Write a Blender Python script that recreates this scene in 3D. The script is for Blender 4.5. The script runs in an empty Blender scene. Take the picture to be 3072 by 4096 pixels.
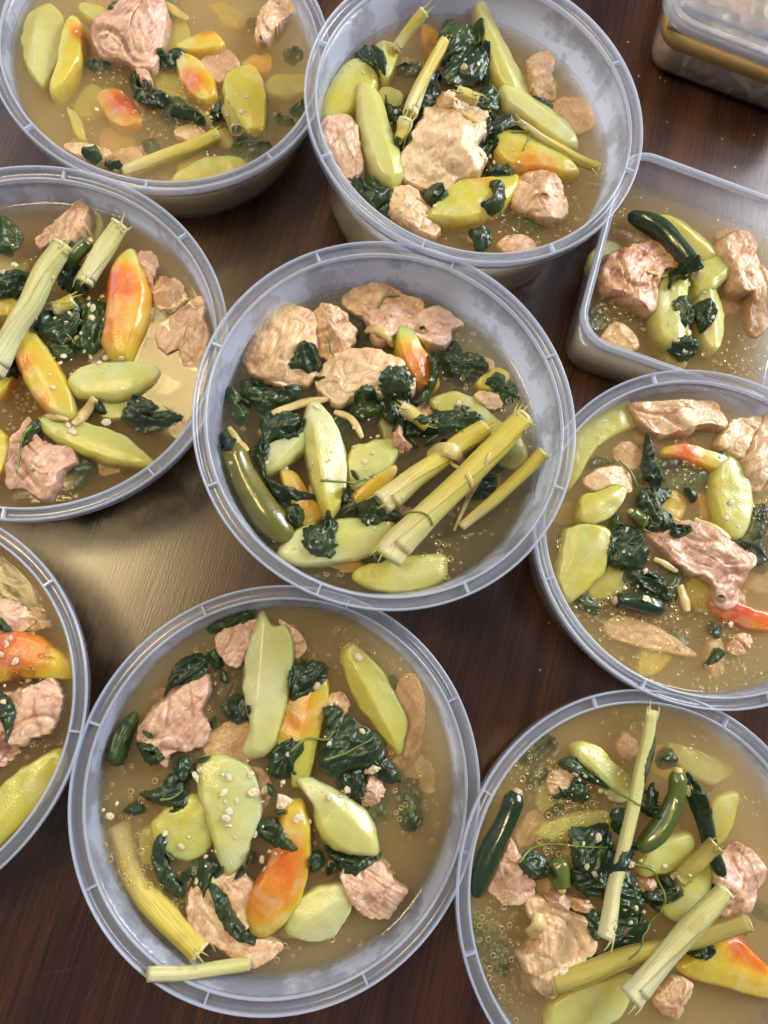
import bpy, math, random
from mathutils import Vector, Matrix, noise

# ------------------------------------------------------------------ camera, light, exposure
SC = bpy.context.scene
COL = SC.collection
CAM_H, PITCH, ROLL, FPX, PW, PH = .447, .2396, .5543, 2849.3, 3072, 4096

cam_data = bpy.data.cameras.new('camera')
cam = bpy.data.objects.new('camera', cam_data)
COL.objects.link(cam)
CAM_ROT = Matrix.Rotation(PITCH, 3, 'X') @ Matrix.Rotation(ROLL, 3, 'Z')
cam.matrix_world = Matrix.Translation((0, 0, CAM_H)) @ CAM_ROT.to_4x4()
cam_data.sensor_fit = 'VERTICAL'
cam_data.sensor_height = 36
cam_data.sensor_width = 27
cam_data.lens = FPX / PH * 36
cam_data.clip_start = .01
cam_data.clip_end = 50
SC.camera = cam

world = bpy.data.worlds.new('World')
SC.world = world
world.use_nodes = True
bg = world.node_tree.nodes['Background']
bg.inputs[0].default_value = (.55, .68, 1.0, 1)
bg.inputs[1].default_value = .27


def area(name, loc, target, sx, sy, power, col):
    l = bpy.data.lights.new(name, 'AREA')
    l.shape = 'RECTANGLE'
    l.size, l.size_y, l.energy, l.color = sx, sy, power, col
    o = bpy.data.objects.new(name, l)
    o.location = loc
    o.rotation_euler = (Vector(target) - Vector(loc)).to_track_quat('-Z', 'Y').to_euler()
    COL.objects.link(o)
    return o


# two warm ceiling lamps (their mirror images glare on the broth and table)
area('ceiling_lamp', (-.84, .58, 1.85), (-.84, .58, 0), .30, .30, 9, (1, .76, .34))
area('ceiling_lamp', (-.74, -.10, 1.85), (-.74, -.10, 0), .42, .34, 18, (1, .77, .38))
# cool daylight from a window beyond the far side of the table
area('window_light', (1.0, 1.75, 1.15), (.05, .2, .05), 1.0, .8, 66, (.92, .95, 1))
area('window_light', (-1.9, .5, 1.1), (-.05, .2, .05), 1.0, 1.0, 14, (.82, .89, 1))

SC.view_settings.view_transform = 'Standard'
SC.view_settings.look = 'None'
SC.view_settings.exposure = 0
SC.view_settings.gamma = 1
SC.view_settings.use_curve_mapping = False
SC.render.engine = 'CYCLES'
CY = SC.cycles
CY.use_denoising = True
CY.max_bounces = 9
CY.use_adaptive_sampling = True
CY.adaptive_threshold = .035
CY.adaptive_min_samples = 16
CY.transparent_max_bounces = 32
CY.volume_bounces = 8
CY.diffuse_bounces = 3
CY.glossy_bounces = 2
CY.caustics_reflective = False
CY.caustics_refractive = False
CY.sample_clamp_indirect = 4

# ------------------------------------------------------------------ helpers


def ray(x, y):
    d = CAM_ROT @ Vector(((x - PW / 2) / FPX, -(y - PH / 2) / FPX, -1))
    return d / -d.z


def at(x, y, h):
    d = ray(x, y) * (CAM_H - h)
    return Vector((d.x, d.y, h))


def tag(o, label=None, cat=None, group=None, kind=None):
    if label: o['label'] = label
    if cat: o['category'] = cat
    if group: o['group'] = group
    if kind: o['kind'] = kind
    return o


def mesh_obj(name, verts, faces, mat, parent=None, smooth=True, attrs=None, origin=None):
    org = Vector(origin) if origin is not None else Vector((0, 0, 0))
    me = bpy.data.meshes.new(name)
    me.from_pydata([(v[0] - org.x, v[1] - org.y, v[2] - org.z) for v in verts], [], faces)
    if smooth:
        me.polygons.foreach_set('use_smooth', [True] * len(me.polygons))
    for an, vals in (attrs or {}).items():
        a = me.attributes.new(an, 'FLOAT', 'POINT')
        a.data.foreach_set('value', vals)
    if mat: me.materials.append(mat)
    me.update()
    o = bpy.data.objects.new(name, me)
    COL.objects.link(o)
    o.location = org
    if parent is not None:
        o.parent = parent
    return o


def empty(name, loc):
    o = bpy.data.objects.new(name, None)
    o.empty_display_size = .01
    o.location = loc
    COL.objects.link(o)
    return o


def lathe(profile, seg, deform=None, closed=True):
    vs, fs = [], []
    n = len(profile)
    for i in range(seg):
        a = 2 * math.pi * i / seg
        k = deform(a) if deform else 1
        for r, z in profile:
            vs.append((r * k * math.cos(a), r * k * math.sin(a), z))
    m = n if closed else n - 1
    for i in range(seg):
        j = (i + 1) % seg
        for p in range(m):
            q = (p + 1) % n
            fs.append((i * n + p, j * n + p, j * n + q, i * n + q))
    return vs, fs


def loft(rings, cap0=True, cap1=True):
    vs, fs = [], []
    n = len(rings[0])
    for r in rings: vs += [tuple(p) for p in r]
    for i in range(len(rings) - 1):
        for p in range(n):
            q = (p + 1) % n
            fs.append((i * n + p, i * n + q, (i + 1) * n + q, (i + 1) * n + p))
    if cap0: fs.append(tuple(reversed(range(n))))
    if cap1: fs.append(tuple(range((len(rings) - 1) * n, len(rings) * n)))
    return vs, fs


def box(cx, cy, cz, sx, sy, sz, ang=0):
    c, s = math.cos(ang), math.sin(ang)
    vs = []
    for z in (-1, 1):
        for x, y in ((-1, -1), (1, -1), (1, 1), (-1, 1)):
            X, Y = x * sx / 2, y * sy / 2
            vs.append((cx + c * X - s * Y, cy + s * X + c * Y, cz + z * sz / 2))
    return vs, [(3, 2, 1, 0), (4, 5, 6, 7), (0, 1, 5, 4), (1, 2, 6, 5), (2, 3, 7, 6), (3, 0, 4, 7)]


# ------------------------------------------------------------------ materials


class NT:
    def __init__(self, name):
        self.m = bpy.data.materials.new(name)
        self.m.use_nodes = True
        self.t = self.m.node_tree
        self.t.nodes.clear()
        self.out = self.t.nodes.new('ShaderNodeOutputMaterial')

    def n(self, kind, **kw):
        nd = self.t.nodes.new('ShaderNode' + kind)
        for k, v in kw.items():
            if k.startswith('i_'):
                key = k[2:]
                key = int(key) if key.isdigit() else key.replace('_', ' ')
                if hasattr(v, 'is_linked') or isinstance(v, bpy.types.NodeSocket):
                    self.t.links.new(v, nd.inputs[key])
                else:
                    nd.inputs[key].default_value = v
            else:
                setattr(nd, k, v)
        return nd

    def link(self, a, b): self.t.links.new(a, b)

    def math(self, op, a, b=None, clamp=False):
        nd = self.t.nodes.new('ShaderNodeMath')
        nd.operation = op
        nd.use_clamp = clamp
        for i, v in enumerate((a, b)):
            if v is None: continue
            if isinstance(v, bpy.types.NodeSocket): self.link(v, nd.inputs[i])
            else: nd.inputs[i].default_value = v
        return nd.outputs[0]

    def ramp(self, fac, stops, interp='LINEAR'):
        nd = self.t.nodes.new('ShaderNodeValToRGB')
        cr = nd.color_ramp
        cr.interpolation = interp
        while len(cr.elements) < len(stops): cr.elements.new(.5)
        for e, (p, c) in zip(cr.elements, stops):
            e.position = p
            e.color = (*c, 1) if len(c) == 3 else c
        self.link(fac, nd.inputs[0])
        return nd.outputs[0]

    def mix(self, fac, a, b, mode='MIX'):
        nd = self.t.nodes.new('ShaderNodeMix')
        nd.data_type = 'RGBA'
        nd.blend_type = mode
        for sock, v in ((nd.inputs[0], fac), (nd.inputs[6], a), (nd.inputs[7], b)):
            if isinstance(v, bpy.types.NodeSocket): self.link(v, sock)
            else: sock.default_value = v if isinstance(v, (int, float)) else (*v, 1)
        return nd.outputs[2]

    def coords(self, scale=(1, 1, 1)):
        tc = self.t.nodes.new('ShaderNodeTexCoord')
        oi = self.t.nodes.new('ShaderNodeObjectInfo')
        mp = self.t.nodes.new('ShaderNodeVectorMath')
        mp.operation = 'ADD'
        self.link(tc.outputs['Object'], mp.inputs[0])
        sc = self.t.nodes.new('ShaderNodeMath')
        sc.operation = 'MULTIPLY'
        sc.inputs[1].default_value = 3.7
        self.link(oi.outputs['Random'], sc.inputs[0])
        self.link(sc.outputs[0], mp.inputs[1])
        if scale == (1, 1, 1): return mp.outputs[0]
        m2 = self.t.nodes.new('ShaderNodeVectorMath')
        m2.operation = 'MULTIPLY'
        self.link(mp.outputs[0], m2.inputs[0])
        m2.inputs[1].default_value = scale
        return m2.outputs[0]

    def noise(self, vec, scale, detail=3, rough=.55, dist=0):
        nd = self.t.nodes.new('ShaderNodeTexNoise')
        nd.inputs['Scale'].default_value = scale
        nd.inputs['Detail'].default_value = detail
        nd.inputs['Roughness'].default_value = rough
        nd.inputs['Distortion'].default_value = dist
        self.link(vec, nd.inputs['Vector'])
        return nd.outputs[0]

    def bump(self, h, strength, dist=.001, normal=None):
        nd = self.t.nodes.new('ShaderNodeBump')
        nd.inputs['Strength'].default_value = strength
        nd.inputs['Distance'].default_value = dist
        self.link(h, nd.inputs['Height'])
        if normal: self.link(normal, nd.inputs['Normal'])
        return nd.outputs[0]

    def schlick(self, f0, normal=None):
        lw = self.t.nodes.new('ShaderNodeLayerWeight')
        if normal: self.link(normal, lw.inputs['Normal'])
        p = self.math('POWER', lw.outputs['Facing'], 5.0)
        return self.math('ADD', self.math('MULTIPLY', p, 1 - f0), f0, True)

    def attr(self, name):
        nd = self.t.nodes.new('ShaderNodeAttribute')
        nd.attribute_name = name
        return nd.outputs['Fac']

    def principled(self, col, rough=.4, coat=0, coat_r=.08, sss=0, radius=(.006, .003, .0015), normal=None, spec=.5):
        nd = self.t.nodes.new('ShaderNodeBsdfPrincipled')
        for k, v in (('Base Color', col), ('Roughness', rough), ('Coat Weight', coat), ('Coat Roughness', coat_r),
                     ('Subsurface Weight', sss), ('Specular IOR Level', spec)):
            if isinstance(v, bpy.types.NodeSocket): self.link(v, nd.inputs[k])
            else: nd.inputs[k].default_value = v if isinstance(v, (int, float)) else (*v, 1)
        nd.inputs['Subsurface Radius'].default_value = (1, .5, .25)
        nd.inputs['Subsurface Scale'].default_value = radius[0]
        if normal:
            self.link(normal, nd.inputs['Normal'])
            self.link(normal, nd.inputs['Coat Normal'])
        return nd.outputs[0]

    def surf(self, s): self.link(s, self.out.inputs['Surface']); return self.m


def mat_meat(name, tones):
    b = NT(name)
    v = b.coords()
    oi = b.n('ObjectInfo')
    big = b.math('ADD', b.noise(v, 70, 5, .68, 1.0), b.math('MULTIPLY', b.math('SUBTRACT', oi.outputs['Random'], .5), .10))
    col = b.ramp(big, [(.30, tones[0]), (.42, tones[1]), (.54, tones[2]), (.68, tones[3])])
    fib = b.noise(b.coords((1, .12, .5)), 700, 3, .6, .6)
    col = b.mix(b.ramp(fib, [(.48, (0, 0, 0)), (.72, (.6, .6, .6))]), col, tones[3])
    col = b.mix(b.ramp(fib, [(.28, (.35, .35, .35)), (.40, (0, 0, 0))]), col, tones[0])
    spots = b.ramp(b.noise(v, 210, 3, .6), [(.62, (0, 0, 0)), (.70, (1, 1, 1))])
    col = b.mix(b.math('MULTIPLY', spots, .45), col, (.24, .085, .065))
    h = b.math('ADD', b.noise(v, 380, 4, .7), b.math('MULTIPLY', fib, 1.4))
    nrm = b.bump(h, .52, .0010)
    return b.surf(b.principled(col, .36, .75, .11, .35, (.006,), nrm))


def mat_papaya():
    b = NT('papaya_flesh')
    v = b.coords()
    r = b.math('ADD', b.attr('ripe'), b.math('MULTIPLY', b.math('SUBTRACT', b.noise(v, 45, 3, .55), .5), .10))
    col = b.ramp(r, [(0, (.62, .62, .33)), (.14, (.57, .56, .175)), (.30, (.56, .51, .075)), (.46, (.68, .46, .045)),
                     (.64, (.70, .31, .02)), (.84, (.68, .15, .014)), (1, (.60, .07, .012))])
    fib = b.noise(b.coords((1, .3, .6)), 240, 5, .7)
    col = b.mix(b.ramp(fib, [(.50, (0, 0, 0)), (.80, (.30, .30, .30))]), col, (.70, .68, .38))
    pale = b.ramp(b.noise(v, 58, 4, .6, .5), [(.50, (0, 0, 0)), (.72, (.45, .45, .45))])
    col = b.mix(pale, col, (.68, .67, .42))
    fine = b.noise(v, 900, 2, .6)
    nrm = b.bump(b.math('ADD', b.noise(v, 60, 3, .5), b.math('MULTIPLY', b.math('ADD', fib, fine), .26)), .5, .0016)
    pr = b.principled(col, .30, .45, .11, .85, (.020,), nrm)
    tr = b.n('BsdfTransparent', i_Color=(.86, .84, .50, 1))
    mx = b.n('MixShader', i_0=.08, i_1=pr, i_2=tr.outputs[0])
    return b.surf(mx.outputs[0])


def mat_stalk(name, c0, c1, c2):
    b = NT(name)
    al = b.attr('along')
    ar = b.attr('around')
    cv = b.t.nodes.new('ShaderNodeCombineXYZ')
    b.link(b.math('MULTIPLY', al, 2.2), cv.inputs[0])
    b.link(b.math('MULTIPLY', ar, 42), cv.inputs[1])
    oi = b.n('ObjectInfo')
    b.link(b.math('MULTIPLY', oi.outputs['Random'], 30), cv.inputs[2])
    fib = b.noise(cv.outputs[0], 1.0, 4, .6)
    col = b.ramp(b.math('ADD', al, b.math('MULTIPLY', b.math('SUBTRACT', fib, .5), .5)), [(0, c0), (.5, c1), (1, c2)])
    dark = b.ramp(fib, [(.38, (1, 1, 1)), (.50, (0, 0, 0))])
    col = b.mix(b.math('MULTIPLY', dark, .50), col, (.34, .28, .04))
    lite = b.ramp(fib, [(.60, (0, 0, 0)), (.72, (1, 1, 1))])
    col = b.mix(b.math('MULTIPLY', lite, .18), col, (.78, .74, .46))
    brn = b.ramp(b.noise(b.coords(), 70, 3), [(.62, (0, 0, 0)), (.72, (1, 1, 1))])
    col = b.mix(b.math('MULTIPLY', brn, .35), col, (.36, .24, .05))
    nrm = b.bump(fib, .6, .0013)
    return b.surf(b.principled(col, .38, .35, .15, .2, (.004,), nrm))


def mat_leaf(name, c0, c1):
    b = NT(name)
    v = b.coords()
    big = b.noise(v, 60, 3)
    col = b.ramp(big, [(.35, c0), (.7, c1)])
    vein = b.n('TexWave', wave_type='BANDS', i_Scale=95., i_Distortion=5., i_Detail=2.)
    b.link(v, vein.inputs['Vector'])
    vr = b.ramp(vein.outputs['Fac'], [(.90, (0, 0, 0)), (.99, (1, 1, 1))])
    col = b.mix(b.math('MULTIPLY', vr, .22), col, (.06, .11, .03))
    h = b.math('ADD', b.noise(v, 230, 4, .65, .5), b.math('MULTIPLY', vein.outputs['Fac'], .35))
    nrm = b.bump(h, .5, .0011)
    return b.surf(b.principled(col, .36, .25, .12, 0, normal=nrm))


def mat_simple(name, c0, c1, scale, rough=.35, coat=.4, sss=.2, bump=.3, rad=.004):
    b = NT(name)
    v = b.coords()
    n1 = b.noise(v, scale, 4, .6)
    col = b.ramp(n1, [(.35, c0), (.65, c1)])
    nrm = b.bump(b.noise(v, scale * 3, 3), bump, .0008)
    return b.surf(b.principled(col, rough, coat, .1, sss, (rad,), nrm))


def mat_plastic(name, clear, fogged_lit, wet=True, rough=.25):
    """translucent polypropylene; the 'fog' attribute marks steamed-up inner walls, and bright edge lines painted into rims and lid"""
    b = NT(name)
    tc = b.n('TexCoord')
    v = tc.outputs['Object']
    if wet:
        nn = b.noise(v, 34, 4, .62)
        fogm = b.math('MULTIPLY', b.ramp(nn, [(.40, (.45, .45, .45)), (.47, (.62, .62, .62)), (.53, (1, 1, 1))]), b.attr('fog'))
        fac = b.math('ADD', clear, b.math('MULTIPLY', fogm, fogged_lit - clear))
        vor = b.n('TexVoronoi', i_Scale=380.)
        b.link(v, vor.inputs['Vector'])
        nrm = b.bump(b.math('MULTIPLY', vor.outputs['Distance'], fogm), .35, .0006)
    else:
        fac = b.math('ADD', clear, b.math('MULTIPLY', b.attr('fog'), fogged_lit - clear))  # no steam here: whitens lip edges as a painted highlight
        nrm = b.n('NewGeometry').outputs['Normal']
    tr = b.n('BsdfTransparent', i_Color=(.975, .98, .99, 1))
    df = b.n('BsdfDiffuse', i_Color=(.75, .81, .97, 1))
    tl = b.n('BsdfTranslucent', i_Color=(.84, .87, .95, 1))
    body = b.n('MixShader', i_0=.5, i_1=df.outputs[0], i_2=tl.outputs[0])
    mx = b.n('MixShader', i_0=fac, i_1=tr.outputs[0], i_2=body.outputs[0])
    fr = b.schlick(.034, nrm)
    gl = b.n('BsdfGlossy', i_Roughness=rough, i_Normal=nrm, i_Color=(1, 1, 1, 1))
    o = b.n('MixShader', i_0=fr, i_1=mx.outputs[0], i_2=gl.outputs[0])
    return b.surf(o.outputs[0])


def mat_broth(name, sc_col, sc_d, ab_col, ab_d):
    b = NT(name)
    tc = b.n('TexCoord')
    v = tc.outputs['Object']
    h = b.math('ADD', b.noise(v, 45, 2), b.math('MULTIPLY', b.noise(v, 520, 2, .6), .16))
    nrm = b.bump(h, .30, .0009)
    tr = b.n('BsdfTransparent', i_Color=(1, .99, .96, 1))
    gl = b.n('BsdfGlossy', i_Roughness=.05, i_Normal=nrm)
    fr = b.schlick(.026, nrm)
    o = b.n('MixShader', i_0=fr, i_1=tr.outputs[0], i_2=gl.outputs[0])
    b.link(o.outputs[0], b.out.inputs['Surface'])
    vs = b.n('VolumeScatter', i_Color=(*sc_col, 1), i_Density=sc_d, i_Anisotropy=0.)
    va = b.n('VolumeAbsorption', i_Color=(*ab_col, 1), i_Density=ab_d)
    ad = b.n('AddShader', i_0=vs.outputs[0], i_1=va.outputs[0])
    b.link(ad.outputs[0], b.out.inputs['Volume'])
    return b.m


def mat_clear(name, tint, ior=1.42, rough=.04):
    b = NT(name)
    tr = b.n('BsdfTransparent', i_Color=(*tint, 1))
    gl = b.n('BsdfGlossy', i_Roughness=rough)
    fr = b.schlick(((ior - 1) / (ior + 1)) ** 2)
    o = b.n('MixShader', i_0=fr, i_1=tr.outputs[0], i_2=gl.outputs[0])
    return b.surf(o.outputs[0])


def mat_oil():
    b = NT('oil_film')
    lw = b.n('LayerWeight')
    f = b.math('ADD', .05, b.math('MULTIPLY', b.math('POWER', lw.outputs['Facing'], 2.0), .9), True)
    tr = b.n('BsdfTransparent', i_Color=(.98, .93, .74, 1))
    df = b.n('BsdfDiffuse', i_Color=(.85, .70, .36, 1))
    gl = b.n('BsdfGlossy', i_Roughness=.10, i_Color=(1, .93, .70, 1))
    e = b.n('MixShader', i_0=b.math('MULTIPLY', b.attr('fog'), .58), i_1=tr.outputs[0], i_2=df.outputs[0])  # pale gold painted into ring edges where lamps give no glint
    o = b.n('MixShader', i_0=f, i_1=e.outputs[0], i_2=gl.outputs[0])
    return b.surf(o.outputs[0])


def mat_wood(ang):
    b = NT('table_wood')
    tc = b.n('TexCoord')
    mp = b.n('Mapping', vector_type='TEXTURE')
    mp.inputs['Rotation'].default_value = (0, 0, ang)
    b.link(tc.outputs['Object'], mp.inputs['Vector'])
    v = mp.outputs[0]

    def st(sx, sy):
        m = b.n('VectorMath', operation='MULTIPLY')
        b.link(v, m.inputs[0])
        m.inputs[1].default_value = (sx, sy, 1)
        return m.outputs[0]
    bands = b.noise(st(1.2, 26), 1.6, 4, .6, .5)
    fine = b.noise(st(14, 420), 1.0, 3, .6)
    pores = b.noise(st(30, 1100), 1.0, 2, .5)
    wide = b.noise(v, 3.0, 2)
    f = b.math('ADD', b.math('MULTIPLY', bands, .62), b.math('MULTIPLY', fine, .38))
    col = b.ramp(f, [(.34, (.022, .0095, .0050)), (.47, (.055, .022, .0090)), (.56, (.095, .038, .0135)), (.70, (.150, .063, .022))])
    pm = b.ramp(pores, [(.38, (1, 1, 1)), (.46, (0, 0, 0))])
    col = b.mix(b.math('MULTIPLY', pm, .55), col, (.012, .006, .004))
    col = b.mix(b.math('MULTIPLY', wide, .45), col, (.035, .015, .009))
    # fine scratches
    sv = b.n('TexVoronoi', feature='DISTANCE_TO_EDGE', i_Scale=16.)
    b.link(b.n('VectorMath', operation='ADD', i_0=v).outputs[0], sv.inputs['Vector'])
    scm = b.math('MULTIPLY', b.ramp(sv.outputs['Distance'], [(.0, (1, 1, 1)), (.0045, (0, 0, 0))]),
                 b.ramp(b.noise(v, 9, 2), [(.55, (0, 0, 0)), (.62, (1, 1, 1))]))
    col = b.mix(b.math('MULTIPLY', scm, .35), col, (.22, .12, .06))
    h = b.math('ADD', b.math('MULTIPLY', pores, .6), b.math('MULTIPLY', b.noise(v, 900, 2), .6))
    nrm = b.bump(h, .14, .0005)
    rough = b.math('ADD', .19, b.math('MULTIPLY', b.noise(v, 14, 3), .13))
    return b.surf(b.principled(col, rough, .0, .1, 0, normal=nrm, spec=.55))


M = {
    'tan': mat_meat('chicken_tan', [(.36, .17, .085), (.56, .32, .165), (.66, .42, .23), (.78, .60, .39)]),
    'pink': mat_meat('chicken_pink', [(.34, .145, .10), (.54, .29, .19), (.65, .40, .265), (.77, .58, .42)]),
    'cream': mat_meat('chicken_cream', [(.44, .235, .115), (.64, .41, .21), (.73, .52, .29), (.82, .66, .45)]),
    'brown': mat_meat('chicken_brown', [(.16, .035, .014), (.36, .105, .04), (.60, .34, .18), (.72, .50, .31)]),
    'papaya': mat_papaya(),
    'stalk': mat_stalk('lemongrass_yellow', (.78, .72, .42), (.68, .57, .11), (.62, .50, .06)),
    'stalk_pale': mat_stalk('lemongrass_pale', (.76, .74, .46), (.68, .66, .30), (.60, .58, .20)),
    'stalk_olive': mat_stalk('lemongrass_olive', (.46, .39, .08), (.42, .34, .06), (.36, .27, .05)),
    'stalk_end': mat_simple('lemongrass_core', (.72, .66, .36), (.52, .46, .17), 700, .5, .2),
    'leaf': mat_leaf('leaf_dark', (.010, .024, .007), (.026, .054, .013)),
    'leaf_green': mat_leaf('leaf_green', (.020, .044, .009), (.052, .095, .018)),
    'leaf_blue': mat_leaf('leaf_blue_green', (.006, .020, .014), (.016, .038, .022)),
    'stem': mat_simple('stem_green', (.10, .17, .025), (.20, .26, .05), 200, .35, .4),
    'chili_dark': mat_simple('chili_dark', (.010, .026, .006), (.022, .045, .009), 60, .26, .5, .1, .3),
    'chili_olive': mat_simple('chili_olive', (.10, .10, .012), (.17, .16, .022), 50, .3, .5, .3, .35),
    'chili_green': mat_simple('chili_green', (.05, .085, .012), (.11, .14, .022), 50, .3, .5, .3, .35),
    'garlic': mat_simple('garlic_flesh', (.60, .50, .30), (.74, .66, .46), 300, .4, .3, .3),
    'ginger': mat_simple('ginger_flesh', (.50, .38, .13), (.64, .51, .23), 260, .42, .3, .25),
    'onion': mat_clear('onion_film', (.93, .88, .72), 1.5, .12),
    'bone': mat_simple('bone', (.46, .29, .20), (.62, .44, .31), 300, .4, .4, .2),
    'marrow': mat_simple('marrow', (.07, .025, .018), (.16, .07, .05), 500, .4, .5, 0),
    'wall': mat_plastic('tub_plastic', .09, .80),
    'rim': mat_plastic('rim_plastic', .22, .72, False, .18),
    'edge': mat_plastic('rib_plastic', .6, .6, False),
    'oil': mat_oil(),
    'water': mat_clear('water_drop', (.97, .98, 1), 1.40, .02),
    'crumb': mat_simple('crumb', (.55, .42, .28), (.75, .62, .45), 500, .7, 0, 0),
}
BROTH = {
    'gold': mat_broth('broth_gold', (.80, .62, .30), 42, (.66, .48, .14), 40),
    'olive': mat_broth('broth_olive', (.76, .67, .38), 30, (.62, .54, .26), 38),
    'brown': mat_broth('broth_brown', (.88, .72, .38), 55, (.76, .58, .17), 38),
}

# ------------------------------------------------------------------ table
gdir = Vector((-.0447, .1571))
GA = math.atan2(gdir.y, gdir.x)
tv, tf = box(0, .2, -.0175, 2.4, 2.0, .035)
table = mesh_obj('table', tv, tf, mat_wood(GA), smooth=False)
tag(table, 'dark brown glossy wooden table top with fine grain', 'table', kind='structure')

# ------------------------------------------------------------------ tubs
# key: centre x, y, rim height, bottom radius, broth level, crop origin x, y, scale, rib phase, ellipse e, g, broth
R = .105
TUBS = {
    'C': (-.0245, .1364, .083, .087, .0530, 740, 940, 1.037, 9.7, 0, 0, 'olive'),
    'B': (.0302, -.0577, .0557, .091, .0370, 240, 2320, .976, 11.8, 0, 0, 'brown'),
    'BR': (.2261, -.0052, .0593, .091, .0495, 1820, 2740, 1.325, 0, 0, 0, 'brown'),
    'RM': (.1699, .188, .0629, .091, .0470, 2120, 1460, 1.58, 2, .0147, .0299, 'brown'),
    'TR': (-.081, .3350, .0854, .087, .0570, 1200, 0, 1.185, 11, 0, 0, 'gold'),
    'TL': (-.2736, .2796, .0548, .091, .0400, 0, 0, 1.276, 28.6, 0, 0, 'brown'),
    'LM': (-.2155, .0756, .0621, .091, .0425, 0, 640, 1.515, 27.5, 0, 0, 'gold'),
    'BL': (-.1672, -.1259, .0573, .091, .0490, 0, 2100, 1.58, 23.3, 0, 0, 'gold'),
    'RT': (0, 0, .057, 0, .0330, 2240, 0, 1.418, 0, 0, 0, 'gold'),
}
PH_ = {
    'C': 'the tall ringed-in tub',
    'B': 'the overhanging-stalk tub',
    'BR': 'the tub with crossed lemongrass stalks',
    'RM': 'the low tub touching the square',
    'TR': 'the tall tub overlapping the square',
    'TL': 'the low tub with sunken stalk',
    'LM': 'the tub with two thick pale stalks',
    'BL': 'the tub with clear onion pieces',
    'RT': 'the square open tub',
}
TUB_LABEL = {
    'C': 'tall round translucent tub of chicken soup, ringed by the other tubs',
    'B': 'low round translucent tub of soup with a thin stalk resting on its rim',
    'BR': 'low round translucent tub of soup with long crossed lemongrass stalks',
    'RM': 'low round translucent tub of soup pressed against the square open tub',
    'TR': 'tall round translucent tub of soup whose rim overlaps the square open tub',
    'TL': 'low round translucent tub of brown soup with one sunken yellow stalk',
    'LM': 'low round translucent tub of soup with two thick pale lemongrass stalks',
    'BL': 'low round translucent tub of soup with clear onion pieces and no stalk',
}
RND = random.Random(7)


def fillet(x0, z0, r, a0, a1, n):
    return [(x0 + r * math.cos(math.radians(a0 + (a1 - a0) * i / n)), z0 + r * math.sin(math.radians(a0 + (a1 - a0) * i / n))) for i in range(n + 1)]


def build_tub(k):
    x, y, H, rb, lev, _, _, _, ph, e, g, br = TUBS[k]
    root = empty('plastic_tub', (x, y, 0))
    tag(root, TUB_LABEL[k], 'tub', 'round plastic tubs of soup on the table')
    df = (lambda a: 1 + e * math.cos(2 * a) + g * math.sin(2 * a)) if e or g else None
    rt = R - .0066
    th = .0009
    outer = [(.0005, .0012)] + [(rb - .012, .0004)] + fillet(rb - .0075, .0080, .0078, -88, 0, 7) + [(rb + (rt - rb) * t, .0085 + (H - .0050 - .0085) * t) for t in (.25, .5, (lev - .0085) / (H - .0135), (lev - .0055) / (H - .0135), 1)]
    inner = [(r - th, max(z, .0005) + (th if z < .003 else 0)) for r, z in reversed(outer[1:])] + [(.0005, .0022)]
    vs, fs = lathe(outer + inner, 144, df)
    no, nt = len(outer), len(outer + inner)
    fog = [1.0 if (q % nt) >= no and v[2] > lev - .002 else 0.0 for q, v in enumerate(vs)]
    mesh_obj('wall', vs, fs, M['wall'], root, attrs={'fog': fog})
    pr = [(rt - .0010, H - .0062), (rt - .0012, H - .0026), (rt - .0008, H - .0019), (rt - .0001, H - .0019), (rt + .0004, H - .0028),
          (rt + .0006, H - .0042), (R - .0017, H - .0044), (R - .0014, H - .0030), (R - .0013, H - .0005), (R - .0009, H), (R - .0004, H),
          (R, H - .0007), (R - .0001, H - .0030), (R - .0004, H - .0078), (R - .0012, H - .0078), (R - .0014, H - .0054), (rt + .0006, H - .0052), (rt, H - .0066)]
    vs, fs = lathe(pr, 176, df)
    rim = mesh_obj('rim', vs, fs, M['rim'], root, attrs={'fog': [1.0 if (q % len(pr)) in (1, 2, 3, 8, 9, 10, 11) else 0.0 for q in range(len(vs))]})  # bead and outer lip whitened: edge highlights put into the plastic's colour
    for i in range(8):
        a = math.radians(ph + 45 * i)
        kk = df(a) if df else 1
        rc = (R - .0009 + rt - .0006) / 2 * kk
        vs, fs = box(rc * math.cos(a), rc * math.sin(a), H - .0027, R - rt - .0009, .0010, .0034, a)
        mesh_obj('rib', vs, fs, M['edge'], rim, smooth=False)
    # broth
    def rw(z):
        return rb + (rt - rb) * max(0, (z - .0085)) / (H - .0135) - th - .0003
    prof = [(.0005, .0030), (rb - .014, .0030)] + [(r - th - .0004, z + .0010) for r, z in fillet(rb - .0075, .0080, .0078, -70, 0, 5)]
    prof += [(rw(z), z) for z in (lev * .5, lev * .8, lev)]
    prof += [(rw(lev), lev + .0008), (rw(lev) - .0006, lev + .0004), (rw(lev) - .0016, lev + .0001), (rw(lev) - .004, lev)]
    prof += [(r, lev) for r in (.08, .06, .04, .02)]
    rings = []
    for r, z in prof[1:]:
        rings.append([(r * (df(a) if df else 1) * math.cos(a), r * (df(a) if df else 1) * math.sin(a), z) for a in (2 * math.pi * i / 120 for i in range(120))])
    vs, fs = loft(rings)
    bo = mesh_obj('broth', [(a + x, b + y, c) for a, b, c in vs], fs, BROTH[br], origin=(x, y, 0))
    tag(bo, 'cloudy %s broth in %s' % ({'gold': 'golden', 'olive': 'olive tan', 'brown': 'tan brown'}[br], PH_[k]), 'soup', 'soups in the tubs')
    return root


for k in TUB_LABEL: build_tub(k)

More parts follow.
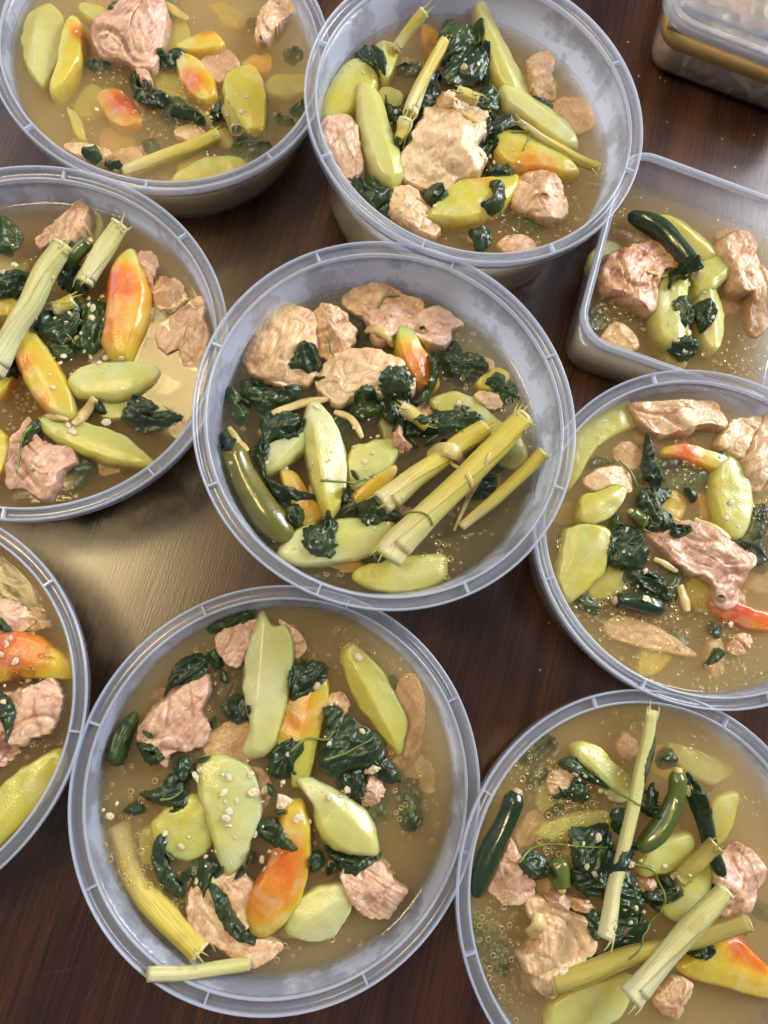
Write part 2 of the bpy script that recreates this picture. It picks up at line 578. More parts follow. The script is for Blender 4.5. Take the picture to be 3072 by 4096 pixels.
# square containers ---------------------------------------------------------
UA = math.radians(14)
UX, UY = Vector((math.cos(UA), math.sin(UA), 0)), Vector((-math.sin(UA), math.cos(UA), 0))


def rrect(u0, v0, u1, v1, r, z, n=7):
    pts = []
    for cx, cy, a0 in ((u1 - r, v0 + r, -90), (u1 - r, v1 - r, 0), (u0 + r, v1 - r, 90), (u0 + r, v0 + r, 180)):
        for i in range(n + 1):
            a = math.radians(a0 + 90 * i / n)
            p = UX * (cx + r * math.cos(a)) + UY * (cy + r * math.sin(a))
            pts.append((p.x, p.y, z))
    return pts


def rr_in(u0, v0, u1, v1, r, z, d): return rrect(u0 + d, v0 + d, u1 - d, v1 - d, max(.002, r - d), z)


def box_shell(u0, v0, u1, v1, r, H, taper, t=.0009):
    """outer footprint given at the rim; rings from outer bottom to outer top, back down inside"""
    rings = [rr_in(u0, v0, u1, v1, r, .0004, taper + .006), rr_in(u0, v0, u1, v1, r, .0022, taper + .0022), rr_in(u0, v0, u1, v1, r, .0065, taper)]
    rings += [rr_in(u0, v0, u1, v1, r, .0065 + (H - .0065) * f, taper * (1 - f)) for f in (.33, .66, 1)]
    rings += [rr_in(u0, v0, u1, v1, r, .0065 + (H - .0065) * f, taper * (1 - f) + t) for f in (1, .66, .33, 0)]
    rings += [rr_in(u0, v0, u1, v1, r, .0033, taper + .0025), rr_in(u0, v0, u1, v1, r, .0014, taper + .007)]
    return loft(rings)


def ring_shape(u0, v0, u1, v1, r, prof):
    rings = [rr_in(u0, v0, u1, v1, r, z, d) for d, z in prof]
    rings.append(rings[0])
    return loft(rings, False, False)


SQ = (.1035, .2362, .2480, .3835, .022)
c = UX * (SQ[0] + SQ[2]) * .5 + UY * (SQ[1] + SQ[3]) * .5
sq = empty('plastic_tub', (c.x, c.y, 0))
tag(sq, 'open square translucent tub of soup with rounded corners', 'tub')
H = .057
vs, fs = box_shell(SQ[0] + .0025, SQ[1] + .0025, SQ[2] - .0025, SQ[3] - .0025, SQ[4], H - .003, .0055)
mesh_obj('wall', [(a - c.x, b - c.y, z) for a, b, z in vs], fs, M['wall'], sq)
vs, fs = ring_shape(*SQ, [(0, H - .0065), (0, H - .001), (.0006, H), (.0018, H), (.0026, H - .0012), (.0040, H - .0014), (.0044, H - .0036), (.0028, H - .0036), (.0008, H - .0034), (.0007, H - .0065)])
nn_ = len(rr_in(*SQ, 0, 0))
mesh_obj('rim', [(a - c.x, b - c.y, z) for a, b, z in vs], fs, M['rim'], sq, attrs={'fog': [1.0 if (q // nn_) in (1, 2, 3, 5, 6) else 0.0 for q in range(len(vs))]})  # same painted edge highlights on the square rim
lev = TUBS['RT'][4]
rings = [rr_in(*SQ, .003, .0125), rr_in(*SQ, .0085, .0096), rr_in(*SQ, lev, .0065), rr_in(*SQ, lev + .0007, .0064), rr_in(*SQ, lev + .0002, .0074), rr_in(*SQ, lev, .010)]
vs, fs = loft(rings)
bo = mesh_obj('broth', vs, fs, BROTH['gold'], origin=(c.x, c.y, 0))
tag(bo, 'thin golden broth with oil in the square open tub', 'soup', 'soups in the tubs')

# closed container with lid, holding minced meat under yellow fat
CL = (.1060, .4990, .2600, .6500, .026)
c2 = UX * (CL[0] + CL[2]) * .5 + UY * (CL[1] + CL[3]) * .5
cc = empty('lidded_container', (c2.x, c2.y, 0))
tag(cc, 'closed square translucent container of minced meat with a clear lid', 'container')
H = .052
sh = lambda vs: [(a - c2.x, b - c2.y, z) for a, b, z in vs]
vs, fs = box_shell(CL[0] + .0015, CL[1] + .0015, CL[2] - .0015, CL[3] - .0015, CL[4], H, .0085)
M['clearbox'] = mat_plastic('container_plastic', .03, .5, False, .18)
mesh_obj('wall', sh(vs), fs, M['clearbox'], cc)
vs, fs = ring_shape(*CL, [(-.0008, H - .0060), (-.0012, H + .0006), (.0004, H + .0028), (.0040, H + .0030), (.0062, H + .0008), (.0090, H - .0004), (.0095, H - .0016), (.0060, H - .0012), (.0036, H + .0016), (.0008, H + .0012), (.0001, H - .0060)])
lid = mesh_obj('lid', sh(vs), fs, M['rim'], cc, attrs={'fog': [.5 if (q // len(rr_in(*CL, 0, 0))) in (1, 2, 4) else 0.0 for q in range(len(vs))]})  # lid edges half whitened, a painted edge highlight
vs, fs = loft([rr_in(*CL, H - .0012, .0094), rr_in(*CL, H - .0004, .0094)])
mesh_obj('lid_panel', sh(vs), fs, mat_plastic('lid_panel_plastic', .03, .03, False, .12), lid)
mince = NT('minced_meat')
v_ = mince.coords()
vo = mince.n('TexVoronoi', i_Scale=120., i_Randomness=1.)
mince.link(v_, vo.inputs['Vector'])
sep = mince.n('SeparateColor')
mince.link(vo.outputs['Color'], sep.inputs[0])
mc = mince.ramp(sep.outputs[0], [(0, (.26, .18, .09)), (.35, (.42, .29, .16)), (.6, (.55, .41, .26)), (.8, (.60, .33, .22)), (.93, (.74, .64, .46)), (1, (.16, .20, .07))])
mc = mince.mix(mince.math('MULTIPLY', mince.noise(v_, 200, 3), .6), mc, (.46, .34, .19))
M['mince'] = mince.surf(mince.principled(mc, .45, .3, .15, .15, (.004,), mince.bump(vo.outputs['Distance'], .6, .0016)))
M['fat'] = mat_simple('yellow_fat', (.92, .50, .07), (.95, .60, .14), 40, .5, .1, .3, .1, .004)
vs, fs = loft([rr_in(*CL, .002, .0140), rr_in(*CL, .008, .0112), rr_in(*CL, .0255, .0088)])
mi = mesh_obj('minced_filling', vs, fs, M['mince'], origin=(c2.x, c2.y, 0))
tag(mi, 'greyish pink minced meat filling inside the closed container', 'minced meat')
vs, fs = loft([rr_in(*CL, .0257, .0086), rr_in(*CL, .0320, .0074), rr_in(*CL, .0370, .0078)])
fa = mesh_obj('fat_layer', vs, fs, M['fat'], origin=(c2.x, c2.y, 0))
tag(fa, 'yellow layer of fat above the mince in the closed container', 'fat')
vs, fs = [], []
for i in range(22):
    for j in range(22):
        fu, fv = i / 21, j / 21
        p = UX * (CL[0] + .0105 + fu * (CL[2] - CL[0] - .021)) + UY * (CL[1] + .0105 + fv * (CL[3] - CL[1] - .021))
        vs.append((p.x, p.y, .0420 + .0045 * noise.noise(Vector((i * .5, j * .5, 3))) + .002 * noise.noise(Vector((i * 1.7, j * 1.7, 8)))))
n0 = len(vs)
vs += [(a, b, .0372) for a, b, _ in vs]
for i in range(21):
    for j in range(21):
        q = (i * 22 + j, (i + 1) * 22 + j, (i + 1) * 22 + j + 1, i * 22 + j + 1)
        fs.append(q)
        fs.append(tuple(n0 + t for t in reversed(q)))
edge = [i * 22 for i in range(22)] + [21 * 22 + j for j in range(1, 22)] + [i * 22 + 21 for i in range(20, -1, -1)] + [j for j in range(20, 0, -1)]
for i, a in enumerate(edge):
    b2 = edge[(i + 1) % len(edge)]
    fs.append((b2, a, n0 + a, n0 + b2))
tm = mesh_obj('mince_topping', vs, fs, M['mince'], origin=(c2.x, c2.y, 0))
tag(tm, 'lumpy browned mince seen through the clear lid of the closed container', 'minced meat')

# ------------------------------------------------------------------ food shape builders


def P2(k, p, dz=0.0):
    t = TUBS[k]
    return at(t[5] + p[0] / t[7], t[6] + p[1] / t[7], t[4] + dz)


def spline_closed(pts, m):
    n = len(pts)
    dense = []
    for i in range(n):
        p0, p1, p2, p3 = pts[i - 1], pts[i], pts[(i + 1) % n], pts[(i + 2) % n]
        for j in range(12):
            t = j / 12
            dense.append(.5 * ((2 * p1) + (p2 - p0) * t + (2 * p0 - 5 * p1 + 4 * p2 - p3) * t * t + (3 * p1 - p0 - 3 * p2 + p3) * t ** 3))
    acc = [0]
    for i in range(len(dense)): acc.append(acc[-1] + (dense[(i + 1) % len(dense)] - dense[i]).length)
    out, j = [], 0
    for i in range(m):
        s = acc[-1] * i / m
        while acc[j + 1] < s: j += 1
        f = (s - acc[j]) / max(1e-9, acc[j + 1] - acc[j])
        out.append(dense[j].lerp(dense[(j + 1) % len(dense)], f))
    return out


def principal_axis(pts):
    c = sum(pts, Vector((0, 0))) / len(pts)
    sxx = sum((p.x - c.x) ** 2 for p in pts)
    syy = sum((p.y - c.y) ** 2 for p in pts)
    sxy = sum((p.x - c.x) * (p.y - c.y) for p in pts)
    a = .5 * math.atan2(2 * sxy, sxx - syy)
    d = Vector((math.cos(a), math.sin(a)))
    pr = [(p - c).dot(d) for p in pts]
    return c, d, min(pr), max(pr)


def ridged(v):
    return 1 - abs(noise.noise(v)) * 2


def body(k, pts, m, nr, spine, grow=1.0):
    w = [P2(k, p) for p in pts]
    if grow != 1.0:
        g0 = sum(w, Vector()) / len(w)
        w = [g0 + (p - g0) * grow for p in w]
    ol = spline_closed([Vector((p.x, p.y)) for p in w], m)
    area2 = sum(ol[i].x * ol[(i + 1) % m].y - ol[(i + 1) % m].x * ol[i].y for i in range(m))
    if area2 < 0: ol.reverse()
    c, d, lo, hi = principal_axis(ol)
    i0 = max(range(m), key=lambda i: (ol[i] - c).dot(d))
    ol = ol[i0:] + ol[:i0]
    sp = []
    for p in ol:
        s = max(lo * spine, min(hi * spine, (p - c).dot(d)))
        sp.append(c + d * s)
    return ol, sp, c, d, lo, hi


def ladder(m, off):
    fs = [(off, off + 1, off + m - 1)]
    for j in range(1, m // 2 - 1):
        fs.append((off + j, off + j + 1, off + m - j - 1, off + m - j))
    fs.append((off + m // 2 - 1, off + m // 2, off + m // 2 + 1))
    return fs


def close_faces(m, n_rings, vs):
    fs = []
    for i in range(n_rings - 1):
        for j in range(m):
            q = (j + 1) % m
            fs.append((i * m + j, i * m + q, (i + 1) * m + q, (i + 1) * m + j))
    return fs


def sstep(a, b, x):
    t = max(0.0, min(1.0, (x - a) / (b - a)))
    return t * t * (3 - 2 * t)


def lump(k, pts, lift, depth, seed, m=112, nr=28, spine=.35, p=3.6, amp=.0026, crease=.0026, tilt=0.0):
    """organic closed chunk with the given outline at its widest; top at broth + lift, bottom at broth - depth"""
    ol, sp, c, d, lo, hi = body(k, pts, m, nr, spine, 1.12 if m > 60 else 1.0)
    lev = TUBS[k][4]
    nrm = Vector((-d.y, d.x))
    zb = lev + (-.0022 if lift > .003 else min(lift, 0) - .0028)
    vs = []
    so = Vector((seed * 3.1, seed * 1.7, seed * .9))
    ts = [(i / nr) ** .85 for i in range(1, nr + 1)]
    rings = [(t, 1) for t in ts] + [(t, -1) for t in reversed(ts[:-1][::3])]
    nz = noise.noise
    rc = random.Random(int(seed * 911) + 5)
    cuts = []
    a_ = rc.uniform(0, 6.28)
    for _ in range(4):
        a_ += rc.uniform(1.2, 2.0)
        cuts.append((math.cos(a_), math.sin(a_), rc.uniform(.62, .95), rc.uniform(.25, .75)))
    half = max(1e-4, hi)
    for t, sgn in rings:
        prof = max(0, 1 - t ** p) ** .6
        for o, s in zip(ol, sp):
            xy = s.lerp(o, t)
            lx, ly = (xy - c).dot(d), (xy - c).dot(nrm)
            hprof = prof
            if sgn > 0:
                for ca, sa, a1, b1 in cuts:
                    pl = a1 - b1 * ((xy.x - c.x) * ca + (xy.y - c.y) * sa) / half
                    hprof = min(hprof, max(pl, min(prof, .14)))
            z = zb + (hprof * (lev + lift * 1.12 - zb) if sgn > 0 else -prof * (zb - lev + depth)) + tilt * lx / hi
            v = Vector((xy.x, xy.y, z))
            n2 = nz(v * 95 + so)
            if sgn > 0:
                n1 = nz(v * 44 + so)
                w1 = nz(v * 36 - so)
                seam = math.exp(-(w1 / .055) ** 2)
                seam2 = math.exp(-(nz(v * 78 + so * 1.7) / .05) ** 2)
                step = sstep(-.03, .05, nz(v * 40 + so * 2.3)) * .5 + sstep(-.02, .04, nz(v * 85 - so * 1.3)) * .28
                fm = sstep(-.1, .2, nz(v * 28 + so * .6))
                fibre = ridged(Vector((lx * 60, ly * 420, seed))) * fm
                pim = nz(v * 420 + so)
                dd = noise.voronoi(Vector((lx * 30 + n2 * .9, ly * 95 + n1 * 1.1, z * 60)) + so)[0]
                bun = max(0, min(1, (dd[1] - dd[0]) * 2.2)) ** .5 - .65
                bm = sstep(-.25, .1, nz(v * 24 - so * .8))
                dz = amp * .40 * bun * bm + amp * (1.15 * n1 + .30 * n2) + amp * .8 * (step - .4) - crease * .60 * seam - crease * .16 * seam2 + .00042 * fibre + .00020 * pim
                dz *= .45 + .55 * prof
            else:
                dz = 0
            rad = (xy - c)
            if rad.length > 1e-6: rad.normalize()
            an = math.atan2(rad.y, rad.x)
            rag = nz(Vector((math.cos(an) * 3.2, math.sin(an) * 3.2, seed))) + .6 * nz(Vector((math.cos(an) * 9, math.sin(an) * 9, seed * 2)))
            out = amp * (.35 * n2 + .62 * rag) * t * t
            v += Vector((rad.x * out, rad.y * out, dz))
            vs.append(v)
    n_r = len(rings)
    fs = close_faces(m, n_r, vs)
    fs += [tuple(reversed(f)) for f in ladder(m, 0)] + ladder(m, (n_r - 1) * m)
    fs = [tuple(reversed(f)) for f in fs]
    return vs, fs, Vector((c.x, c.y, lev))


DESCS = []


def note(k, desc, c): DESCS.append((k, desc, Vector((c[0], c[1]))))


def chicken(k, desc, pts, lift=.010, tone='tan', seed=None, bone=None, **kw):
    seed = seed if seed is not None else RND.random() * 40
    small = min(1.0, .35 + .65 * abs(lift) / .010)
    vs, fs, c = lump(k, pts, lift, .012, seed, amp=.0028 * small, crease=kw.pop('crease', .0030) * small, tilt=RND.uniform(-.0022, .0022) * small, **kw)
    o = mesh_obj('chicken_piece', vs, fs, M[tone], origin=c)
    note(k, desc, c)
    tag(o, '%s in %s' % (desc, PH_[k]), 'chicken', 'chicken pieces in the soup')
    if bone:
        bx, by, br, dx, dy, dz = bone      # px, px, radius m, axis
        ax = Vector((dx, dy, dz)).normalized()
        p = P2(k, (bx, by), lift * .66)
        q = ax.to_track_quat('Z', 'Y')
        prof = [(br * .45, -.006), (br, -.006), (br * 1.05, .0), (br * .95, .0012), (br * .75, .0016), (br * .52, .0008), (br * .45, -.002)]
        v2, f2 = lathe(prof, 20)
        v2 = [q @ Vector((v[0] * (1 + .35 * noise.noise(Vector(v) * 300 + Vector((seed, 0, 0)))), v[1] * .78 * (1 + .35 * noise.noise(Vector(v) * 300 + Vector((0, seed, 0)))), v[2] * (1 + .4 * noise.noise(Vector(v) * 250)))) + p - c for v in v2]
        b = mesh_obj('bone', v2, f2, M['bone'], o)
        v3, f3 = lathe([(.0001, -.0016), (br * .60, -.0018), (br * .60, -.0030), (.0001, -.0030)], 16)
        mesh_obj('marrow', [q @ Vector(v) + p - c for v in v3], f3, M['marrow'], b)
    return o


def wedge(k, desc, pts, base=.15, spots=(), lift=.007, tilt=0.0, seed=None, depth=.010, spine=.62, name='papaya_wedge', soft=.0005, note_it=True):
    """papaya wedge: outline, ridge along its length, flat cut face(s); 'ripe' drives its own flesh colour"""
    seed = seed if seed is not None else RND.random() * 40
    m, nr = 84, 18
    if lift > 0: lift *= .74
    ol, sp, c, d, lo, hi = body(k, pts, m, nr, spine, 1.12 if lift < .009 else 1.07)
    lev = TUBS[k][4]
    nrm = Vector((-d.y, d.x))
    wid = max(abs((o - c).dot(nrm)) for o in ol)
    zb = lev - .0028 if lift > 0 else lev + lift - .0035
    top = lev + lift
    rs = random.Random(int(seed * 1000))
    tl_ = rs.uniform(-.0030, .0030) * min(1, max(.3, lift / .008))
    ridge = rs.uniform(-.32, .32)
    e1, e2 = rs.uniform(.35, 1.0), rs.uniform(.30, .95)
    ts = [(i / nr) ** .7 for i in range(1, nr + 1)]
    rings = [(t, 1) for t in ts] + [(t, -1) for t in reversed(ts[:-1][::2])]
    so = Vector((seed, seed * 2.3, seed * .7))
    spw = [(P2(k, (s[0], s[1])), s[2] / TUBS[k][7] / FPX * (CAM_H - lev), s[3]) for s in spots]
    vs, ripe = [], []
    sgnt = 1 if (int(seed * 10) % 2) else -1
    for t, sg in rings:
        prof = max(0, 1 - t ** 5.5) ** .6
        for o, s in zip(ol, sp):
            xy = s.lerp(o, t)
            u = (xy - c).dot(nrm) / wid
            al = ((xy - c).dot(d) - lo) / (hi - lo)
            h = prof
            if sg > 0:
                fa_, fb_ = max(0, (u - ridge) / (1 - ridge)), max(0, (ridge - u) / (1 + ridge))
                roof = 1 - (1 - e1) * fa_ ** 1.06 - (1 - e2) * fb_ ** 1.06
                ends = 1 - .30 * max(0, abs(al - .5) * 2 - .35) ** 1.5 / .52
                h = min(h, roof) * max(.2, ends)
                z = zb + h * (top - zb)
            else:
                z = zb - h * depth
            v = Vector((xy.x, xy.y, z))
            if sg > 0:
                pass
            v.z += (tilt + tl_) * (al - .5) * 2
            n2 = noise.noise(v * 140 + so)
            n3 = noise.noise(v * 420 + so)
            rad = xy - c
            if rad.length > 1e-6: rad.normalize()
            v += Vector((rad.x, rad.y, 0)) * (n2 * .0012 + n3 * .0004) * t * t + Vector((0, 0, (n2 * soft * .9 + n3 * soft * .12) * (1 if sg > 0 else .3)))
            vs.append(v)
            rp = base + .09 * u * sgnt
            for q, rr, val in spw:
                dd = math.hypot(xy.x - q.x, xy.y - q.y) / (rr * 1.25) + .10 * n2
                w = max(0, 1 - dd)
                w = w * w * (3 - 2 * w)
                rp = rp + (val - rp) * min(1, w * 1.25)
            ripe.append(max(0, min(1, rp)))
    n_r = len(rings)
    fs = close_faces(m, n_r, vs)
    fs += [tuple(reversed(f)) for f in ladder(m, 0)] + ladder(m, (n_r - 1) * m)
    fs = [tuple(reversed(f)) for f in fs]
    o = mesh_obj(name, vs, fs, M['papaya'], attrs={'ripe': ripe}, origin=(c.x, c.y, lev))
    if note_it: note(k, desc, c)
    tag(o, '%s in %s' % (desc, PH_[k]) if note_it else beside(k, c, 'sunken blurred papaya piece'), 'papaya', 'papaya wedges in the soup')
    return o


USED = set()


def beside(k, c, base, words=16):
    cs = sorted((e for e in DESCS if e[0] == k), key=lambda e: (e[2] - Vector((c[0], c[1]))).length)
    for e in cs:
        for how in ('by the',):
            l = '%s %s %s' % (base, how, e[1])
            if l not in USED and len(l.split()) <= words and sum(1 for q in DESCS if q[1] == e[1]) == 1:
                USED.add(l)
                return l
            break
    return '%s in %s' % (base, PH_[k])


def leaf(k, pts, z=.002, tone='leaf', seed=None, fold=.0042, desc=None, dome=.003, small=False):
    seed = seed if seed is not None else RND.random() * 60
    m, nr = (36, 7) if small else (76, 14)
    ol, sp, c, d, lo, hi = body(k, pts, m, nr, .7)
    lev = TUBS[k][4]
    nrm = Vector((-d.y, d.x))
    so = Vector((seed, seed * 1.3, 0))
    top, bot = [], []
    ts = [i / nr for i in range(1, nr + 1)]
    for t in ts:
        for i, (o, s) in enumerate(zip(ol, sp)):
            saw = 1.16 + .13 * (((i * .23 + seed) % 1.0) - .5) + .16 * noise.noise(Vector((i * .42, seed, 0)))
            xy = s + (o - s) * t * (1 + (saw - 1) * sstep(.45, 1, t))
            lx, ly = (xy - c).dot(d), (xy - c).dot(nrm)
            q = Vector((lx * 60, ly * 150, 0)) + so
            f1 = ridged(q)
            f2 = ridged(Vector((lx * 150, ly * 230, 5)) + so)
            n1 = noise.noise(Vector((lx * 55, ly * 55, 9)) + so)
            und = max(lev, under(xy.x, xy.y, lev)) if z > -.0015 else lev
            zz = und + z + dome * (1 - t * t) + fold * (.65 * f1 ** 2 * .8 + .30 * f2 + .7 * n1 - .45) - .0012 * t ** 3
            top.append(Vector((xy.x + .0010 * n1, xy.y + .0010 * f2 * .5, zz)))
    vs = top + [v - Vector((0, 0, .0007)) for v in top]
    n = len(top)
    f1 = close_faces(m, nr, top)
    fs = [tuple(reversed(f)) for f in f1] + [tuple(i + n for i in f) for f in f1]
    e0 = (nr - 1) * m
    for j in range(m):
        q = (j + 1) % m
        fs.append((e0 + q, e0 + j, n + e0 + j, n + e0 + q))
    fs += ladder(m, 0) + [tuple(reversed(f)) for f in ladder(m, n)]
    o = mesh_obj('wilted_leaf', vs, fs, M[tone], origin=(c.x, c.y, lev))
    big = (hi - lo) > .020
    nm = ('large ' if big else 'small ') + {'leaf': 'crumpled dark green leaf', 'leaf_green': 'lighter green wilted leaf', 'leaf_blue': 'bluish green wilted leaf'}[tone]
    tag(o, beside(k, c, nm), 'leaf', 'wilted leaves in the soup')
    return o


def catmull(pts, n):
    out = []
    L = len(pts)
    for i in range(L - 1):
        p0, p1, p2, p3 = pts[max(0, i - 1)], pts[i], pts[i + 1], pts[min(L - 1, i + 2)]
        for j in range(n):
            t = j / n
            out.append(.5 * ((2 * p1) + (p2 - p0) * t + (2 * p0 - 5 * p1 + 4 * p2 - p3) * t * t + (3 * p1 - p0 - 3 * p2 + p3) * t ** 3))
    out.append(pts[-1])
    return out


def tube(path, rad, seg=20, wob=0.0, seed=0, flat=1.0, cap=True):
    n = len(path)
    up = Vector((0, 0, 1))
    vs, al, ar, fs = [], [], [], []
    for i, p in enumerate(path):
        tn = (path[min(n - 1, i + 1)] - path[max(0, i - 1)]).normalized()
        sd = tn.cross(up)
        if sd.length < 1e-4: sd = Vector((1, 0, 0))
        sd.normalize()
        uu = sd.cross(tn)
        r = rad(i / (n - 1))
        for j in range(seg):
            a = 2 * math.pi * j / seg
            k = 1 + wob * noise.noise(Vector((i / (n - 1) * 2.5, math.cos(a) * 1.4 + seed, math.sin(a) * 1.4)))
            vs.append(p + sd * (math.cos(a) * r * k) + uu * (math.sin(a) * r * k * flat))
            al.append(i / (n - 1))
            ar.append(abs(j / seg * 2 - 1))
    for i in range(n - 1):
        for j in range(seg):
            q = (j + 1) % seg
            fs.append((i * seg + j, (i + 1) * seg + j, (i + 1) * seg + q, i * seg + q))
    if cap:
        for e, rev in ((0, False), (n - 1, True)):
            vs.append(path[e])
            al.append(e / (n - 1))
            ar.append(.5)
            a = len(vs) - 1
            for j in range(seg):
                q = (j + 1) % seg
                fs.append((a, e * seg + j, e * seg + q) if not rev else (a, e * seg + q, e * seg + j))
    return vs, fs, al, ar


def pxr(k, r): return r / TUBS[k][7] / FPX * (CAM_H - TUBS[k][4])


LATER = []


def stalk(*a, **kw): LATER.append((a, kw))


def stalk_now(k, desc, pts, r0, r1, z0, z1, tone='stalk', hollow=False, seed=None):
    seed = seed or RND.random() * 30
    L = len(pts)
    ctrl = [P2(k, p, z0 + (z1 - z0) * i / (L - 1)) for i, p in enumerate(pts)]
    path = catmull(ctrl, 26 // (L - 1) + 1)
    path = [p + Vector((noise.noise(p * 45 + Vector((seed, 0, 0))), noise.noise(p * 45 + Vector((0, seed, 9))), .5 * noise.noise(p * 45 + Vector((4, 0, seed))))) * .0016 for p in path]
    R0, R1 = pxr(k, r0), pxr(k, r1)
    rad = lambda t: (R0 + (R1 - R0) * t) * (1 + .05 * math.sin(t * 9 + seed))
    vs, fs, al, ar = tube(path, rad, 30, .14, seed, cap=True)
    c = sum(ctrl, Vector()) / L
    o = mesh_obj('lemongrass_stalk', vs, fs, M[tone], attrs={'along': al, 'around': ar}, origin=c)
    tag(o, '%s in %s' % (desc, PH_[k]), 'lemongrass', 'lemongrass stalks in the soup')
    # cut ends: stacked rings of leaf sheaths
    for e, nx in ((0, 1), (-1, -2)):
        dr = (path[e] - path[nx]).normalized()
        q = dr.to_track_quat('Z', 'Y')
        rr = R0 if e == 0 else R1
        prof = [(rr * 1.0, -.0012), (rr * 1.0, .0003), (rr * .86, .0004), (rr * .80, -.0003), (rr * .66, .0002), (rr * .60, -.0005), (rr * .42, .0000), (rr * .36, -.0008 if not hollow else -.004), (.0001, -.0004 if not hollow else -.004)]
        v2, f2 = lathe(prof, 24, closed=False)
        mesh_obj('cut_end', [q @ Vector(v) + path[e] + dr * .0002 - c for v in v2], f2, M['stalk_end'], o)
    # frayed fibres at the cut ends
    if not hollow:
        rf = random.Random(int(seed * 977))
        for e, nx in ((0, 3), (-1, -4)):
            dr = (path[e] - path[nx]).normalized()
            rr = R0 if e == 0 else R1
            sd = dr.cross(Vector((0, 0, 1))).normalized()
            for _ in range(3):
                a = rf.uniform(.2, 2.9)
                st_ = path[e] - dr * .004 + sd * math.cos(a) * rr * .95 + Vector((0, 0, math.sin(a) * rr * .95))
                en_ = st_ + dr * rf.uniform(.006, .011) + sd * rf.uniform(-.003, .003) + Vector((0, 0, rf.uniform(-.001, .001)))
                mid = (st_ + en_) / 2 + sd * rf.uniform(-.001, .001)
                v4, f4, al4, ar4 = tube(catmull([st_, mid, en_], 4), lambda t: .0007 * (1.2 - t), 6, 0, 0, .5)
                mesh_obj('frayed_fibre', [v - c for v in v4], f4, M[tone], o, attrs={'along': al4, 'around': ar4})
    # a loose outer sheath that does not reach all the way round
    if not hollow:
        sv, sf, sal, sar = [], [], [], []
        n = len(path)
        i0, i1 = int(n * .12), int(n * .9)
        seg = 16
        a0 = math.radians(200 + 60 * math.sin(seed))
        for i in range(i0, i1 + 1):
            t = i / (n - 1)
            tn = (path[min(n - 1, i + 1)] - path[max(0, i - 1)]).normalized()
            sd = tn.cross(Vector((0, 0, 1))).normalized()
            uu = sd.cross(tn)
            for lay in (1.035, 1.085):
                for j in range(seg + 1):
                    a = a0 + (math.radians(225) * (1 - .35 * t)) * j / seg
                    r = rad(t) * (lay + .05 * noise.noise(Vector((t * 4, j * .3, seed))))
                    sv.append(path[i] + sd * math.cos(a) * r + uu * math.sin(a) * r)
                    sal.append(t)
                    sar.append(j / seg)
        w = 2 * (seg + 1)
        rows = i1 - i0 + 1
        for i in range(rows - 1):
            for j in range(seg):
                A, B = i * w + j, (i + 1) * w + j
                sf.append((A, A + 1, B + 1, B))
                sf.append((A + seg + 1, B + seg + 1, B + seg + 2, A + seg + 2))
            for j in (0, seg):
                A, B = i * w + j, (i + 1) * w + j
                sf.append((A, B, B + seg + 1, A + seg + 1))
        for i in (0, rows - 1):
            for j in range(seg):
                A = i * w + j
                sf.append((A, A + seg + 1, A + seg + 2, A + 1))
        mesh_obj('sheath', [v - c for v in sv], sf, M[tone], o, attrs={'along': sal, 'around': sar})
    return o


def chili(k, desc, pts, r, z0, z1, tone='chili_dark', cap_end=True):
    L = len(pts)
    ctrl = [P2(k, p, z0 + (z1 - z0) * i / (L - 1)) for i, p in enumerate(pts)]
    path = catmull(ctrl, 30 // (L - 1) + 1)
    rr = pxr(k, r)
    rad = lambda t: rr * (.5 + .5 * min(1, t / .12)) * (1 - .10 * math.sin(t * 7)) * (max(.04, math.sqrt(max(0, 1 - ((t - .72) / .28) ** 2))) if t > .72 else 1)
    vs, fs, al, ar = tube(path, rad, 24, .16, len(desc))
    c = sum(ctrl, Vector()) / L
    o = mesh_obj('green_chili', vs, fs, M[tone], origin=c)
    note(k, desc, c)
    tag(o, '%s in %s' % (desc, PH_[k]), 'chili', 'green chilies in the soup')
    d = (path[0] - path[1]).normalized()
    v2, f2, _, _ = tube([path[0] - d * .0015, path[0] + d * .001, path[0] + d * .0022], lambda t: rr * (.56 - .22 * t), 16, .2)
    mesh_obj('cut_end', [v - c for v in v2], f2, M['ginger' if tone != 'chili_dark' else 'bone'], o)
    return o


def stem(k, pts, r=5, z=.004, tone='stem'):
    ctrl = [P2(k, p, z) for p in pts]
    path = catmull(ctrl, 8)
    rr = pxr(k, r)
    hz = [max(TUBS[k][4], under(p.x, p.y, TUBS[k][4])) for p in path]
    for _ in range(3): hz = [max(hz[i], (hz[max(0, i - 1)] + hz[i] + hz[min(len(hz) - 1, i + 1)]) / 3) for i in range(len(hz))]
    path = [Vector((p.x, p.y, h + rr * .8)) for p, h in zip(path, hz)]
    vs, fs, al, ar = tube(path, lambda t: rr * (1.15 - .5 * t), 8, .2, pts[0][0])
    c = sum(ctrl, Vector()) / len(ctrl)
    o = mesh_obj('leaf_stem', vs, fs, M[tone], origin=c)
    tag(o, beside(k, c, 'thin bright green leaf stem'), 'stem', 'leaf stems in the soup')


def ginger(*a, **kw): LATER2.append((a, kw))


LATER2 = []


